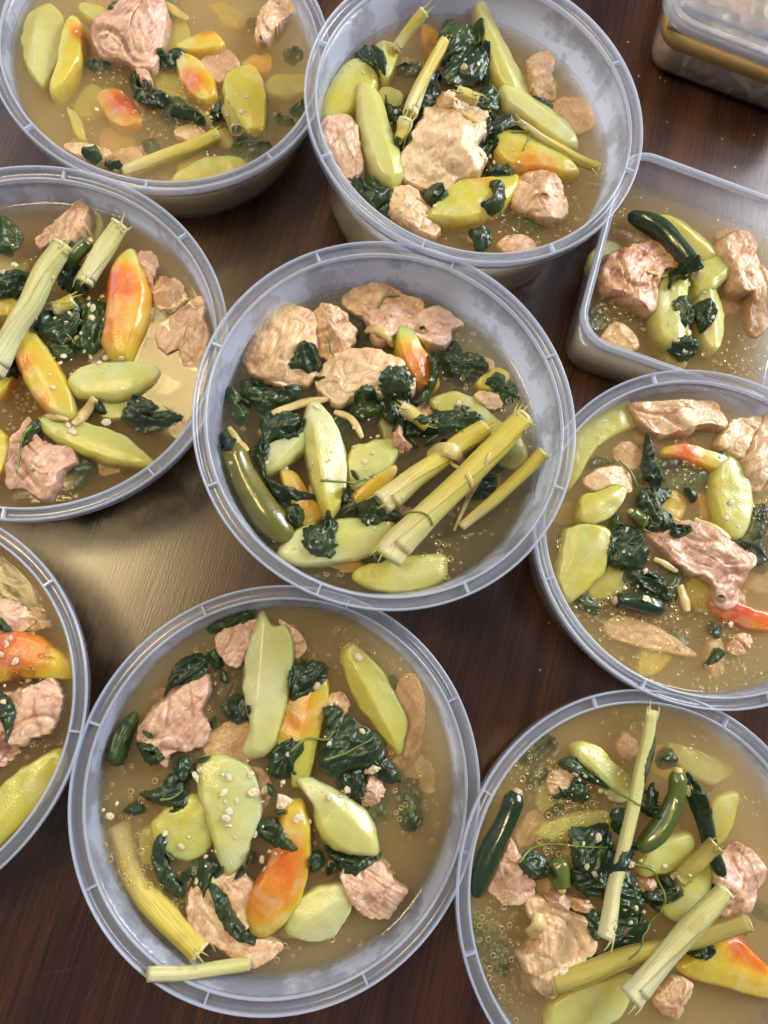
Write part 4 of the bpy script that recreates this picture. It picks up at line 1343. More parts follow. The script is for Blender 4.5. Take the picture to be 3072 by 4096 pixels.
# --- square open tub
k = 'RT'
chili(k, 'whole glossy dark green chili', [(770,1545),(680,1420),(560,1300),(385,1215)], 66, .012, .004, 'chili_dark')
wedge(k, 'pale papaya wedge behind the glossy chili', [(570,1240),(650,1250),(760,1310),(860,1400),(920,1470),(880,1500),(790,1460),(700,1370)], .2, [], .006)
wedge(k, 'blunt green papaya wedge under the chili tip', [(740,1530),(830,1485),(940,1480),(960,1540),(920,1610),(800,1680),(760,1620)], .2, [], .010)
wedge(k, 'long green papaya wedge in the middle', [(520,1750),(540,1620),(590,1550),(700,1560),(720,1640),(700,1760),(720,1900),(690,1970),(600,1960),(540,1880)], .2, [], .010)
wedge(k, 'whitish papaya sliver beside the leaves', [(790,1650),(830,1620),(900,1710),(920,1820),(900,1950),(850,1980),(800,1850)], .11, [], .008)
chicken(k, 'browned skin-on chicken piece', [(220,1560),(250,1480),(330,1430),(430,1410),(530,1410),(640,1490),(620,1560),(560,1560),(530,1650),(520,1770),(430,1740),(330,1690),(240,1640)], .013, 'brown', 91)
chicken(k, 'shredded tan chicken piece by the far corner', [(890,1450),(920,1370),(1000,1330),(1060,1360),(1100,1420),(1080,1480),(1130,1560),(1180,1600),(1180,1800),(1110,1870),(1070,1790),(1060,1680),(970,1660),(930,1560)], .012, 'tan', 92, crease=.0035)
chicken(k, 'sunken golden chicken piece at the corner', [(250,1920),(330,1820),(430,1880),(450,1960),(350,1980)], -.001, 'cream', 93)
ginger(k, [(500,1530),(570,1545),(640,1535)], 14, .012)

SKIP = ('rim', 'wall', 'rib', 'broth', 'lid', 'camera')


def under(x, y, lev):
    ok, loc, nrm, idx, ob, mtx = SC.ray_cast(DG, Vector((x, y, lev + .028)), Vector((0, 0, -1)), distance=.06)
    if ok and not ob.name.startswith(SKIP): return loc.z
    return lev - .003


bpy.context.view_layer.update()
DG = bpy.context.evaluated_depsgraph_get()
# ---- pieces lying deeper, blurred by the cloudy broth
RK = random.Random(31)
for k in PH_:
    t = TUBS[k]
    made, tries = [], 0
    want = {'RT': 9, 'BL': 7, 'LM': 15, 'C': 30}.get(k, 24)
    while len(made) < want and tries < 200:
        tries += 1
        if k == 'RT':
            x, y = RK.uniform(250, 1050), RK.uniform(1250, 2000)
            p = P2(k, (x, y))
        else:
            rr, an = .080 * math.sqrt(RK.random()), RK.uniform(0, 6.28)
            p = Vector((t[0] + rr * math.cos(an), t[1] + rr * math.sin(an), t[4]))
            cv = CAM_ROT.transposed() @ (p - Vector((0, 0, CAM_H)))
            sx, sy = PW / 2 + FPX * cv.x / -cv.z, PH / 2 - FPX * cv.y / -cv.z
            if not (-100 < sx < PW + 100 and -100 < sy < PH + 100): continue
            x, y = (sx - t[5]) * t[7], (sy - t[6]) * t[7]
        if any((p - q).length < .0175 for q in made): continue
        made.append(p)
        L_, w_, a0 = RK.uniform(120, 210) * t[7], RK.uniform(.4, .75), RK.uniform(0, 6.28)
        ca, sa = math.cos(a0), math.sin(a0)
        pts = []
        for i in range(9):
            q = i / 9 * 6.283
            rr = .5 * L_ * RK.uniform(.8, 1.15)
            u, v = math.cos(q) * rr, math.sin(q) * rr * w_
            pts.append((x + ca * u - sa * v, y + sa * u + ca * v))
        dz = -RK.uniform(.0015, .011)
        kind_ = RK.random()
        if kind_ < .3:
            leaf(k, pts, dz, RK.choice(('leaf', 'leaf_green')), small=True)
        elif kind_ < .66:
            vs, fs, c = lump(k, pts, dz, .016, RK.random() * 50, m=44, nr=9)
            o = mesh_obj('chicken_piece', vs, fs, M[RK.choice(('tan', 'pink', 'cream'))], origin=c)
            tag(o, beside(k, c, 'sunken blurred chicken piece'), 'chicken', 'chicken pieces in the soup')
        else:
            wedge(k, 'sunken', pts, RK.choice((.15, .25, .4, .6)), [], dz, note_it=False)

# ---- things that settle on top: heights read from the solid pieces below
bpy.context.view_layer.update()
DG = bpy.context.evaluated_depsgraph_get()
SCRAPS = {  # small torn leaf scraps between the big leaves: x, y, length px
    'C': [(300,620,60),(560,600,50),(870,800,60),(950,860,60),(1080,860,50),(380,800,50),(700,1000,50),(620,1100,50),(1160,740,60),(930,500,40),(760,620,60),(1330,640,40),(1100,560,60),(250,700,50),(830,560,50),(1010,860,60),(780,1130,50),(660,1090,60),(440,650,60)],
    'B': [(520,760,50),(600,560,50),(560,700,60),(820,820,60),(860,900,50),(1150,780,60),(1040,660,60),(620,1140,60),(700,1150,50),(740,1080,60),(450,900,50),(350,600,50),(960,330,60),(640,380,60),(1060,1130,60),(430,1080,60),(1110,700,60),(490,1160,60)],
    'BR': [(640,860,70),(720,1060,80),(860,760,70),(860,1160,80),(760,1240,70),(960,1240,80),(1060,1180,70),(560,560,60),(1260,560,70),(900,1320,80),(680,980,60),(1020,640,60),(480,960,60),(820,1320,70),(940,1120,70),(1100,1040,60)],
    'RM': [(740,720,80),(640,1140,90),(780,900,80),(760,1340,80),(560,1180,80),(860,1480,70),(940,1040,60),(1320,1140,60),(620,1260,80),(690,860,70),(820,1020,80),(560,1000,60),(840,1420,70)],
    'TR': [(620,340,60),(700,280,70),(760,380,60),(560,500,60),(840,340,60),(900,560,60),(960,600,60),(480,560,60),(300,880,60),(640,940,50),(900,700,60),(860,440,60),(920,840,50),(380,980,50),(740,220,60),(600,420,60),(830,240,60)],
    'TL': [(760,500,60),(840,300,50),(930,580,50),(1000,610,60),(700,440,40),(1100,590,50),(480,800,40)],
    'LM': [(300,1000,80),(420,1000,90),(520,1000,90),(560,940,80),(440,760,70),(560,1100,80),(390,880,70),(60,760,80),(880,1540,80),(960,1570,80),(480,1140,70),(340,1060,70)],
    'BL': [(60,1160,60),(20,640,50)],
    'RT': [(700,1590,60),(680,1800,60),(740,1980,60),(800,1800,50),(640,1560,50)],
}
LEAVES = {
    'C': [([(240,600),(330,610),(400,640),(470,620),(460,670),(390,700),(330,730),(270,690),(235,650)], 0, 'leaf'),
          ([(160,640),(200,630),(245,680),(260,740),(220,780),(180,720)], -.001, 'leaf_green'),
          ([(320,760),(400,735),(485,760),(480,820),(440,850),(360,845),(330,900),(320,840)], .002, 'leaf'),
          ([(690,690),(740,650),(785,690),(800,740),(740,760),(700,740)], .001, 'leaf_green'),
          ([(800,680),(820,590),(900,575),(940,610),(940,690),(900,760),(840,775)], .001, 'leaf'),
          ([(440,560),(480,480),(540,500),(560,560),(520,590),(470,575)], .001, 'leaf'),
          ([(1000,760),(1060,720),(1150,705),(1220,750),(1230,790),(1130,800),(1050,830),(980,830),(890,800)], .01, 'leaf'),
          ([(1060,500),(1130,480),(1240,510),(1250,560),(1180,600),(1100,590)], -.002, 'leaf'),
          ([(330,960),(340,1010),(400,1040),(530,1080),(520,1105),(420,1110),(360,1070),(310,980)], .001, 'leaf'),
          ([(560,1190),(590,1160),(625,1200),(620,1280),(590,1345),(530,1330),(490,1290),(500,1230)], .001, 'leaf'),
          ([(715,1130),(760,1090),(830,1120),(900,1170),(840,1190),(740,1200)], .001, 'leaf'),
          ([(1230,630),(1290,580),(1350,600),(1390,650),(1380,680),(1300,660)], 0, 'leaf_green'),
          ([(1000,530),(1040,510),(1050,580),(1015,660),(960,720),(935,710),(1000,620)], .002, 'leaf'),
          ([(420,1130),(460,1120),(490,1170),(470,1210),(430,1190)], .001, 'leaf'),
          ([(150,830),(190,820),(215,860),(200,910),(160,900)], .002, 'leaf_blue'),
          ([(1150,1060),(1200,990),(1290,1000),(1280,1070),(1190,1090)], .000, 'leaf'),
          ([(880,770),(960,740),(1010,790),(960,830),(890,820)], 0, 'leaf'),
          ([(640,1120),(700,1050),(760,1080),(720,1170),(650,1180)], -.002, 'leaf'),
          ([(290,880),(330,840),(350,900),(330,980),(300,960)], 0, 'leaf')],
    'B': [([(580,180),(680,130),(760,120),(740,165),(650,190),(590,210)], -.001, 'leaf_green'),
          ([(430,380),(470,320),(550,290),(570,350),(530,390),(440,420),(410,450)], .002, 'leaf'),
          ([(570,290),(620,270),(640,330),(600,350)], -.001, 'leaf_green'),
          ([(890,400),(920,340),(1000,320),(1045,350),(1010,410),(940,460),(900,460)], .001, 'leaf'),
          ([(640,480),(700,450),(740,500),(700,560),(650,540)], 0, 'leaf'),
          ([(1010,700),(1030,600),(1080,550),(1150,560),(1250,620),(1250,690),(1180,730),(1090,760),(1020,740)], .004, 'leaf'),
          ([(1030,500),(1090,495),(1090,540),(1040,580)], .001, 'leaf'),
          ([(820,700),(850,650),(910,620),(950,640),(930,700),(890,770),(820,760)], .001, 'leaf'),
          ([(1200,700),(1270,700),(1325,770),(1280,790),(1220,750)], .003, 'leaf'),
          ([(310,830),(380,820),(440,760),(500,800),(490,880),(400,880),(340,860)], .000, 'leaf'),
          ([(440,720),(500,690),(520,760),(460,790)], -.001, 'leaf'),
          ([(780,950),(830,930),(870,970),(920,1030),(900,1050),(820,1030),(770,990)], .001, 'leaf'),
          ([(1030,1020),(1100,1070),(1240,1070),(1220,1110),(1120,1150),(1060,1100)], 0, 'leaf'),
          ([(970,1080),(1010,1060),(1030,1110),(980,1140)], 0, 'leaf'),
          ([(370,1020),(410,1000),(420,1100),(480,1220),(440,1240),(390,1190),(360,1100)], 0, 'leaf'),
          ([(580,1190),(640,1220),(690,1310),(770,1400),(740,1415),(670,1380),(620,1300)], .001, 'leaf'),
          ([(180,680),(220,590),(280,520),(300,560),(270,640),(240,720),(200,720)], .001, 'leaf_green'),
          ([(300,640),(360,640),(410,690),(350,720)], .001, 'leaf'),
          ([(520,1120),(560,1080),(640,1130),(590,1230),(510,1280)], -.002, 'leaf'),
          ([(1330,810),(1400,790),(1420,880),(1360,900)], -.007, 'leaf_blue'),
          ([(240,900),(300,870),(330,910),(270,920)], -.001, 'leaf'),
          ([(1090,760),(1180,730),(1190,850),(1170,880),(1100,830)], 0, 'leaf')],
    'BR': [([(550,420),(620,390),(680,440),(760,500),(800,550),(730,520),(620,470)], .002, 'leaf'),
           ([(520,600),(600,540),(640,490),(700,570),(690,620),(600,610)], .001, 'leaf'),
           ([(940,540),(940,430),(980,300),(1000,260),(1025,370),(1010,460),(980,600)], .01, 'leaf_green'),
           ([(980,600),(1040,520),(1065,590),(1030,690),(980,660)], .002, 'leaf'),
           ([(820,680),(900,660),(950,690),(890,740),(840,770)], .002, 'leaf'),
           ([(610,900),(620,780),(700,750),(790,740),(810,830),(790,960),(700,1000),(630,960)], .004, 'leaf'),
           ([(620,980),(720,960),(800,1000),(790,1100),(680,1100),(610,1040)], .002, 'leaf'),
           ([(760,950),(810,850),(940,835),(945,910),(900,930),(830,940)], .01, 'leaf_blue'),
           ([(330,930),(400,880),(480,940),(520,1010),(430,1030),(350,980)], .001, 'leaf'),
           ([(780,1030),(900,1000),(980,1080),(990,1180),(900,1220),(800,1180)], .003, 'leaf'),
           ([(820,1230),(920,1200),(1000,1240),(990,1340),(900,1390),(820,1370)], .002, 'leaf'),
           ([(1000,1110),(1080,1070),(1130,1020),(1200,1090),(1140,1140),(1040,1170)], .002, 'leaf'),
           ([(680,1240),(740,1200),(770,1300),(720,1330)], .001, 'leaf'),
           ([(1230,1430),(1270,1380),(1360,1380),(1320,1440)], .002, 'leaf'),
           ([(1250,1240),(1320,1280),(1300,1350),(1270,1320)], .001, 'leaf_green'),
           ([(360,400),(420,300),(520,280),(560,340),(480,420),(380,440)], -.005, 'leaf'),
           ([(1090,400),(1150,340),(1200,430),(1120,450)], -.003, 'leaf'),
           ([(100,1260),(200,1330),(290,1430),(280,1560),(180,1500),(110,1380)], -.006, 'leaf_green'),
           ([(670,1440),(750,1390),(760,1470),(680,1490)], 0, 'leaf'),
           ([(500,660),(570,640),(560,700),(500,720)], -.005, 'leaf_green'),
           ([(1230,470),(1300,570),(1320,680),(1260,640)], .002, 'leaf'),
           ([(400,480),(480,440),(520,500),(470,560),(410,550)], -.005, 'leaf_green')],
    'RM': [([(720,640),(720,520),(740,430),(770,500),(780,600),(850,690),(840,760),(760,750)], 0, 'leaf'),
           ([(700,800),(840,780),(880,830),(830,900),(900,960),(930,1030),(860,1050),(760,1040),(720,920)], .001, 'leaf'),
           ([(880,1080),(900,1020),(990,1015),(990,1060),(930,1095)], .001, 'leaf'),
           ([(480,1200),(540,1060),(640,1030),(700,1090),(740,1180),(700,1270),(590,1290),(500,1260)], .002, 'leaf'),
           ([(500,1050),(540,920),(580,960),(570,1030),(520,1090)], -.001, 'leaf_green'),
           ([(600,1330),(700,1290),(800,1320),(880,1420),(900,1500),(820,1480),(680,1430)], -.001, 'leaf'),
           ([(1260,1130),(1310,1090),(1400,1130),(1360,1190),(1300,1170)], .001, 'leaf'),
           ([(1400,900),(1504,880),(1530,1000),(1504,1080),(1430,1100),(1400,1000)], -.003, 'leaf_blue'),
           ([(290,1480),(370,1460),(450,1520),(430,1580),(340,1540)], -.001, 'leaf_green'),
           ([(980,780),(1040,790),(1060,830),(1030,870),(1000,830)], .001, 'leaf'),
           ([(1140,1660),(1180,1620),(1230,1660),(1200,1730),(1150,1700)], -.003, 'leaf_blue'),
           ([(1150,1830),(1190,1790),(1230,1830),(1170,1880),(1110,1900)], -.001, 'leaf_green'),
           ([(1400,1150),(1480,1120),(1520,1220),(1450,1260)], -.003, 'leaf_blue'),
           ([(390,600),(460,570),(560,600),(500,640),(410,640)], -.004, 'leaf')],
    'TR': [([(270,250),(330,225),(380,260),(400,320),(395,380),(350,340),(290,290)], .002, 'leaf'),
           ([(660,180),(700,125),(770,140),(830,150),(850,200),(800,240),(720,260),(660,240)], .004, 'leaf_green'),
           ([(690,330),(760,270),(860,240),(880,320),(830,400),(740,420),(680,400)], .004, 'leaf'),
           ([(500,470),(560,420),(640,400),(660,460),(600,520),(520,520)], .002, 'leaf'),
           ([(400,460),(430,500),(520,540),(570,580),(550,610),(480,590),(420,560)], .002, 'leaf'),
           ([(830,470),(900,430),(940,480),(900,540),(850,540)], .003, 'leaf'),
           ([(870,610),(960,550),(1030,580),(1060,630),(960,640),(880,680)], .002, 'leaf'),
           ([(220,850),(270,830),(330,890),(420,900),(430,960),(420,1030),(340,970),(260,910)], 0, 'leaf'),
           ([(600,900),(660,890),(690,950),(640,980),(590,950)], .002, 'leaf'),
           ([(880,880),(940,890),(960,940),(940,1000),(880,1030),(850,1000),(900,960)], .001, 'leaf'),
           ([(810,1090),(870,1075),(905,1110),(890,1170),(840,1190),(820,1140)], .000, 'leaf'),
           ([(880,790),(960,790),(1010,830),(960,850),(890,830)], .001, 'leaf'),
           ([(1085,470),(1150,470),(1210,490),(1190,520),(1120,500)], -.001, 'leaf_green'),
           ([(440,680),(500,670),(510,720),(450,730)], .001, 'leaf'),
           ([(560,330),(640,300),(660,370),(600,410)], -.001, 'leaf'),
           ([(460,300),(560,280),(580,330),(500,340)], -.003, 'leaf'),
           ([(870,680),(920,650),(930,710),(880,750),(840,730)], .001, 'leaf'),
           ([(320,830),(400,870),(400,930),(340,900)], -.002, 'leaf_green'),
           ([(840,300),(880,290),(900,390),(870,400)], .002, 'leaf')],
    'TL': [([(690,480),(750,455),(830,480),(870,510),(820,545),(740,540),(690,510)], .002, 'leaf'),
           ([(430,310),(490,290),(560,320),(530,350),(450,340)], -.002, 'leaf'),
           ([(810,290),(880,255),(950,280),(900,320),(830,345)], 0, 'leaf'),
           ([(880,560),(960,550),(1030,590),(1040,630),(960,610),(880,590)], .001, 'leaf'),
           ([(660,400),(700,380),(720,450),(690,490)], 0, 'leaf'),
           ([(430,790),(490,765),(520,810),(490,835),(430,810)], .002, 'leaf_green'),
           ([(530,830),(600,820),(620,850),(560,860)], 0, 'leaf'),
           ([(1180,720),(1250,690),(1350,700),(1390,740),(1310,780),(1220,770)], -.003, 'leaf_green'),
           ([(1450,230),(1520,210),(1540,260),(1480,290)], -.005, 'leaf_green'),
           ([(1480,530),(1540,500),(1560,560),(1500,570)], -.003, 'leaf_green'),
           ([(720,700),(790,690),(800,750),(750,770)], -.004, 'leaf_green'),
           ([(1410,580),(1470,580),(1500,620),(1440,610)], -.002, 'leaf_green'),
           ([(1080,560),(1130,540),(1140,600),(1090,620)], .001, 'leaf')],
    'LM': [([(360,720),(430,670),(520,690),(540,760),(520,830),(450,810),(380,770)], .003, 'leaf'),
           ([(190,1010),(270,930),(360,920),(440,850),(490,900),(470,1010),(400,1110),(320,1100),(240,1070)], .004, 'leaf'),
           ([(470,900),(560,850),(640,880),(640,990),(610,1100),(560,1170),(460,1150),(460,1030)], .001, 'leaf_green'),
           ([(-40,710),(100,690),(170,720),(150,800),(60,830),(-40,850)], .003, 'leaf'),
           ([(-40,350),(40,350),(100,420),(120,480),(60,560),(-40,520)], 0, 'leaf_green'),
           ([(730,1530),(830,1440),(950,1480),(1060,1530),(1100,1570),(1000,1620),(860,1640),(760,1580)], .000, 'leaf'),
           ([(550,1500),(590,1460),(640,1530),(600,1540)], .001, 'leaf'),
           ([(180,1620),(230,1580),(260,1620),(210,1690),(150,1760)], .001, 'leaf'),
           ([(50,1250),(110,1200),(120,1290),(50,1330)], .001, 'leaf'),
           ([(300,1130),(420,1120),(450,1180),(360,1210)], 0, 'leaf_green')],
    'BL': [([(-20,580),(20,590),(70,670),(20,670),(-20,650)], .001, 'leaf'),
           ([(-20,1080),(40,1070),(100,1130),(125,1200),(90,1350),(70,1370),(60,1270),(0,1200)], .002, 'leaf')],
    'RT': [([(600,1580),(650,1530),(710,1560),(720,1600),(650,1610),(580,1670)], .002, 'leaf'),
           ([(620,1740),(680,1700),(740,1740),(750,1830),(690,1880),(640,1820)], .001, 'leaf_green'),
           ([(760,1760),(810,1720),(845,1770),(830,1850),(790,1890)], .002, 'leaf'),
           ([(610,1970),(680,1940),(780,1950),(770,2010),(700,2040),(640,2020)], .002, 'leaf'),
           ([(160,1750),(240,1730),(300,1800),(260,1870),(170,1860)], -.004, 'leaf')],
}
ON_TOP = []
RS = random.Random(21)
for k, ss in SCRAPS.items():
    for (x, y, L_) in ss:
        p_ = P2(k, (x, y))
        if under(p_.x, p_.y, TUBS[k][4]) > TUBS[k][4] + .007: continue
        a0 = RS.uniform(0, 6.28)
        w_ = L_ * RS.uniform(.28, .5)
        ca, sa = math.cos(a0), math.sin(a0)
        sh_ = [(-.5, 0), (-.25, -.5), (.1, -.42 + RS.uniform(-.1, .1)), (.5, -.1), (.35, .3), (-.05, .5), (-.35, .32)]
        pts = [(x + ca * u * L_ - sa * v * w_, y + sa * u * L_ + ca * v * w_) for u, v in sh_]
        LEAVES[k].append((pts, RS.choice((0, .001, .001, .002)), RS.choice(('leaf', 'leaf', 'leaf', 'leaf_green'))))
for k, ls in LEAVES.items():
    for pts, z, tone in ls:
        if z >= .01: ON_TOP.append((k, pts, z, tone))
        else: leaf(k, pts, z, tone, small=len(pts) == 7 and pts[0][0] != int(pts[0][0]))
for a_, kw_ in LATER: stalk_now(*a_, **kw_)
bpy.context.view_layer.update()
DG = bpy.context.evaluated_depsgraph_get()
for k, pts, z, tone in ON_TOP: leaf(k, pts, .0005, tone, fold=.0018, dome=.0006)
for a_, kw_ in LATER2: ginger_now(*a_, **kw_)

STEMS = {
    'C': [[(560,1030),(700,1025),(790,990)], [(800,310),(830,262),(890,250)], [(890,1165),(970,1185),(1005,1228)], [(595,430),(605,470),(620,510)], [(1130,800),(1135,840)]],
    'B': [[(900,670),(960,620),(1040,622),(1065,590)], [(1030,700),(1120,670),(1210,620)], [(390,860),(440,850),(480,820)]],
    'BR': [[(330,945),(430,870),(560,850),(800,855)], [(960,960),(1060,990),(1110,1110),(1090,1220),(990,1330),(880,1415)], [(760,480),(840,560),(970,640)]],
    'RM': [[(580,595),(650,660),(700,760)], [(740,960),(720,1020),(780,1050)]],
    'TR': [[(1000,635),(1080,650),(1050,730)], [(905,405),(930,450)]],
    'TL': [[(500,640),(520,660)]],
    'LM': [[(400,1050),(430,1080),(440,1110)], [(200,1620),(140,1740),(110,1900)]],
}
for k, ss in STEMS.items():
    if k == 'TL': continue
    for pts in ss: stem(k, pts, 4.5 * TUBS[k][7])

# ---- chopped garlic, settled where the sight line meets the food
bpy.context.view_layer.update()
DG = bpy.context.evaluated_depsgraph_get()
GARLIC = {
    'C': [(1135,700,16),(545,715,14),(745,940,10),(700,880,9),(800,835,9),(925,575,11),(950,600,9),(990,580,9),(985,540,8),(940,635,9),(1020,600,8),(780,905,9),(590,940,7),(600,1010,10),(760,1010,8),(460,1300,9),(575,1235,9),(760,1190,9),(785,1215,8),(340,945,10),(420,970,10),(190,945,9),(370,1270,8),(905,1090,6),(820,700,7),(870,660,7),(930,340,9),(860,330,9),(620,370,7),(640,350,6),(735,750,9),(700,800,8)],
    'B': [(525,770,20),(660,770,15),(640,830,14),(745,760,12),(755,830,20),(800,820,15),(1005,415,18),(1050,850,14),(195,920,17),(475,1040,14),(410,990,11),(760,990,14),(1120,820,17),(650,930,16),(790,1090,14),(1180,590,12),(1050,640,12),(890,680,10),(1225,740,24),(660,905,14),(880,870,34),(930,930,20),(545,740,10),(690,860,8),(570,1080,8),(610,1060,9),(800,1130,10),(820,1060,9),(1165,300,16),(870,790,10),(720,1150,8)],
    'BR': [(870,470,14),(900,500,13),(885,455,10),(770,560,14),(830,600,16),(1240,560,26),(700,960,16),(740,1000,18),(930,950,20),(1160,1010,22),(960,1180,12),(850,1280,12),(640,470,18),(660,500,14),(690,480,12),(620,580,8),(800,570,12),(910,530,10),(760,810,22),(680,840,12),(990,930,12),(1180,1080,10),(930,1260,12),(700,1150,16),(1000,1200,10),(460,1450,14),(1110,960,16),(900,1190,10)],
    'RM': [(1270,870,24),(1240,970,18),(730,1300,20),(1265,1640,20),(480,355,9),(730,1480,24),(780,1490,18),(1160,1150,26),(1050,1060,14),(600,1410,14),(680,1400,12),(290,1530,10),(1200,580,14),(1230,565,12),(440,455,8)],
    'TR': [(775,320,22),(240,310,9),(300,345,10),(345,360,9),(455,530,12),(900,740,14),(880,760,16),(920,770,12),(860,730,10),(640,980,12),(560,940,10),(580,1010,12),(1010,710,8),(1035,770,9),(430,640,7),(590,860,8),(540,850,9),(930,510,14),(900,530,10),(1040,375,7),(745,480,9),(700,490,9),(360,735,6),(480,1000,10)],
    'TL': [(390,165,11),(1230,570,15),(1205,485,10),(1260,495,12),(1090,550,14),(1060,580,14),(1110,590,12),(1000,410,8),(495,560,14),(850,490,8),(1410,35,10),(545,170,14),(1160,590,10),(1060,790,8),(1095,795,8),(1080,600,9)],
    'LM': [(415,1610,20),(440,1650,24),(320,1380,18),(385,1190,18),(365,1230,14),(555,960,20),(565,900,24),(540,880,14),(420,930,16),(465,1080,18),(490,1050,12),(320,715,14),(215,960,14),(735,1200,16),(640,1200,18),(600,1230,16),(400,980,12),(330,960,12),(540,840,14),(620,830,14),(430,1300,12),(510,1160,12),(550,1200,10),(90,640,22),(20,680,18),(300,1300,9),(645,1590,26),(190,1870,10),(700,820,8)],
    'BL': [(70,715,16),(45,760,18),(100,860,22),(240,1020,20),(20,1120,20),(10,815,20),(180,980,16),(300,830,14),(150,1050,12),(110,800,9),(40,740,10),(200,1020,14),(110,1210,9),(140,1320,14)],
    'RT': [(660,1930,22),(730,1890,22),(640,1640,14),(730,1610,24),(700,1990,14),(865,1800,14),(815,1660,12),(620,1840,9),(720,1560,12),(460,1700,16)],
}
RG = random.Random(5)
ORG = Vector((0, 0, CAM_H))
for k, gs in GARLIC.items():
    t = TUBS[k]
    extra = []
    for (x, y, s) in gs:
        for _ in range(2):
            if RG.random() < .45: extra.append((x + RG.gauss(0, 38) * t[7], y + RG.gauss(0, 38) * t[7], max(5, s * RG.uniform(.3, .55))))
    cv, cf = [], []
    for n_, (x, y, s) in enumerate(gs + extra):
        d = ray(t[5] + x / t[7], t[6] + y / t[7]).normalized()
        ok, loc, nrm, idx, ob, mtx = SC.ray_cast(DG, ORG, d)
        if not ok or ob.name.startswith(('rim', 'wall', 'rib', 'table', 'lid')): continue
        sz = pxr(k, s)
        sz *= 1.15
        sc3 = (sz, sz * RG.uniform(.85, 1.2), sz * RG.uniform(.6, .9))
        rot = nrm.to_track_quat('Z', 'Y').to_matrix() @ Matrix.Rotation(RG.uniform(0, 6.3), 3, 'Z')
        bit = BITS[RG.randrange(8)]
        pos = loc + nrm * sz * .2
        if n_ < len(gs):
            o = bpy.data.objects.new('garlic_bit', bit)
            COL.objects.link(o)
            o.location, o.scale, o.rotation_euler = pos, sc3, rot.to_euler()
            tag(o, 'small white chopped garlic bit in %s' % PH_[k], 'garlic', 'chopped garlic in ' + PH_[k])
        else:
            b0 = len(cv)
            cv += [rot @ Vector((w.co.x * sc3[0], w.co.y * sc3[1], w.co.z * sc3[2])) + pos for w in bit.vertices]
            cf += [tuple(b0 + i for i in pl.vertices) for pl in bit.polygons]
    if cv:
        o = mesh_obj('garlic_crumbs', cv, cf, M['garlic'], origin=P2(k, gs[0][:2]))
        tag(o, 'fine garlic crumbs scattered over the food in %s' % PH_[k], 'garlic', kind='stuff')

# clear onion pieces on the red papaya
for lab_, pts in zip(('widest clear onion piece lying on the red papaya wedge', 'narrow pointed clear onion flake on the red papaya wedge', 'small clear onion flake beside the widest onion piece'), ([(80,960),(150,905),(235,900),(225,970),(150,1010)], [(260,830),(300,780),(330,760),(320,820),(370,840),(300,850)], [(60,940),(110,910),(140,970),(90,1000)])):
    ol, sp, c0, d0, lo0, hi0 = body('BL', pts, 24, 4, .3)
    top = []
    for t in (1., .6, .25):
        for o_, s_ in zip(ol, sp):
            xy = s_.lerp(o_, t)
            top.append(Vector((xy.x, xy.y, max(under(xy.x, xy.y, TUBS['BL'][4]), TUBS['BL'][4]) + .0012 + .001 * (1 - t))))
    n = len(top)
    vs = top + [v - Vector((0, 0, .0009)) for v in top]
    f1 = close_faces(24, 3, top) + [tuple(range(48, 72))]
    fs = f1 + [tuple(reversed([i + n for i in f])) for f in f1] + [(j, n + j, n + (j + 1) % 24, (j + 1) % 24) for j in range(24)]
    o = mesh_obj('onion_piece', vs, fs, M['onion'], origin=(c0.x, c0.y, TUBS['BL'][4]))
    tag(o, lab_, 'onion', 'onion pieces in the soup')


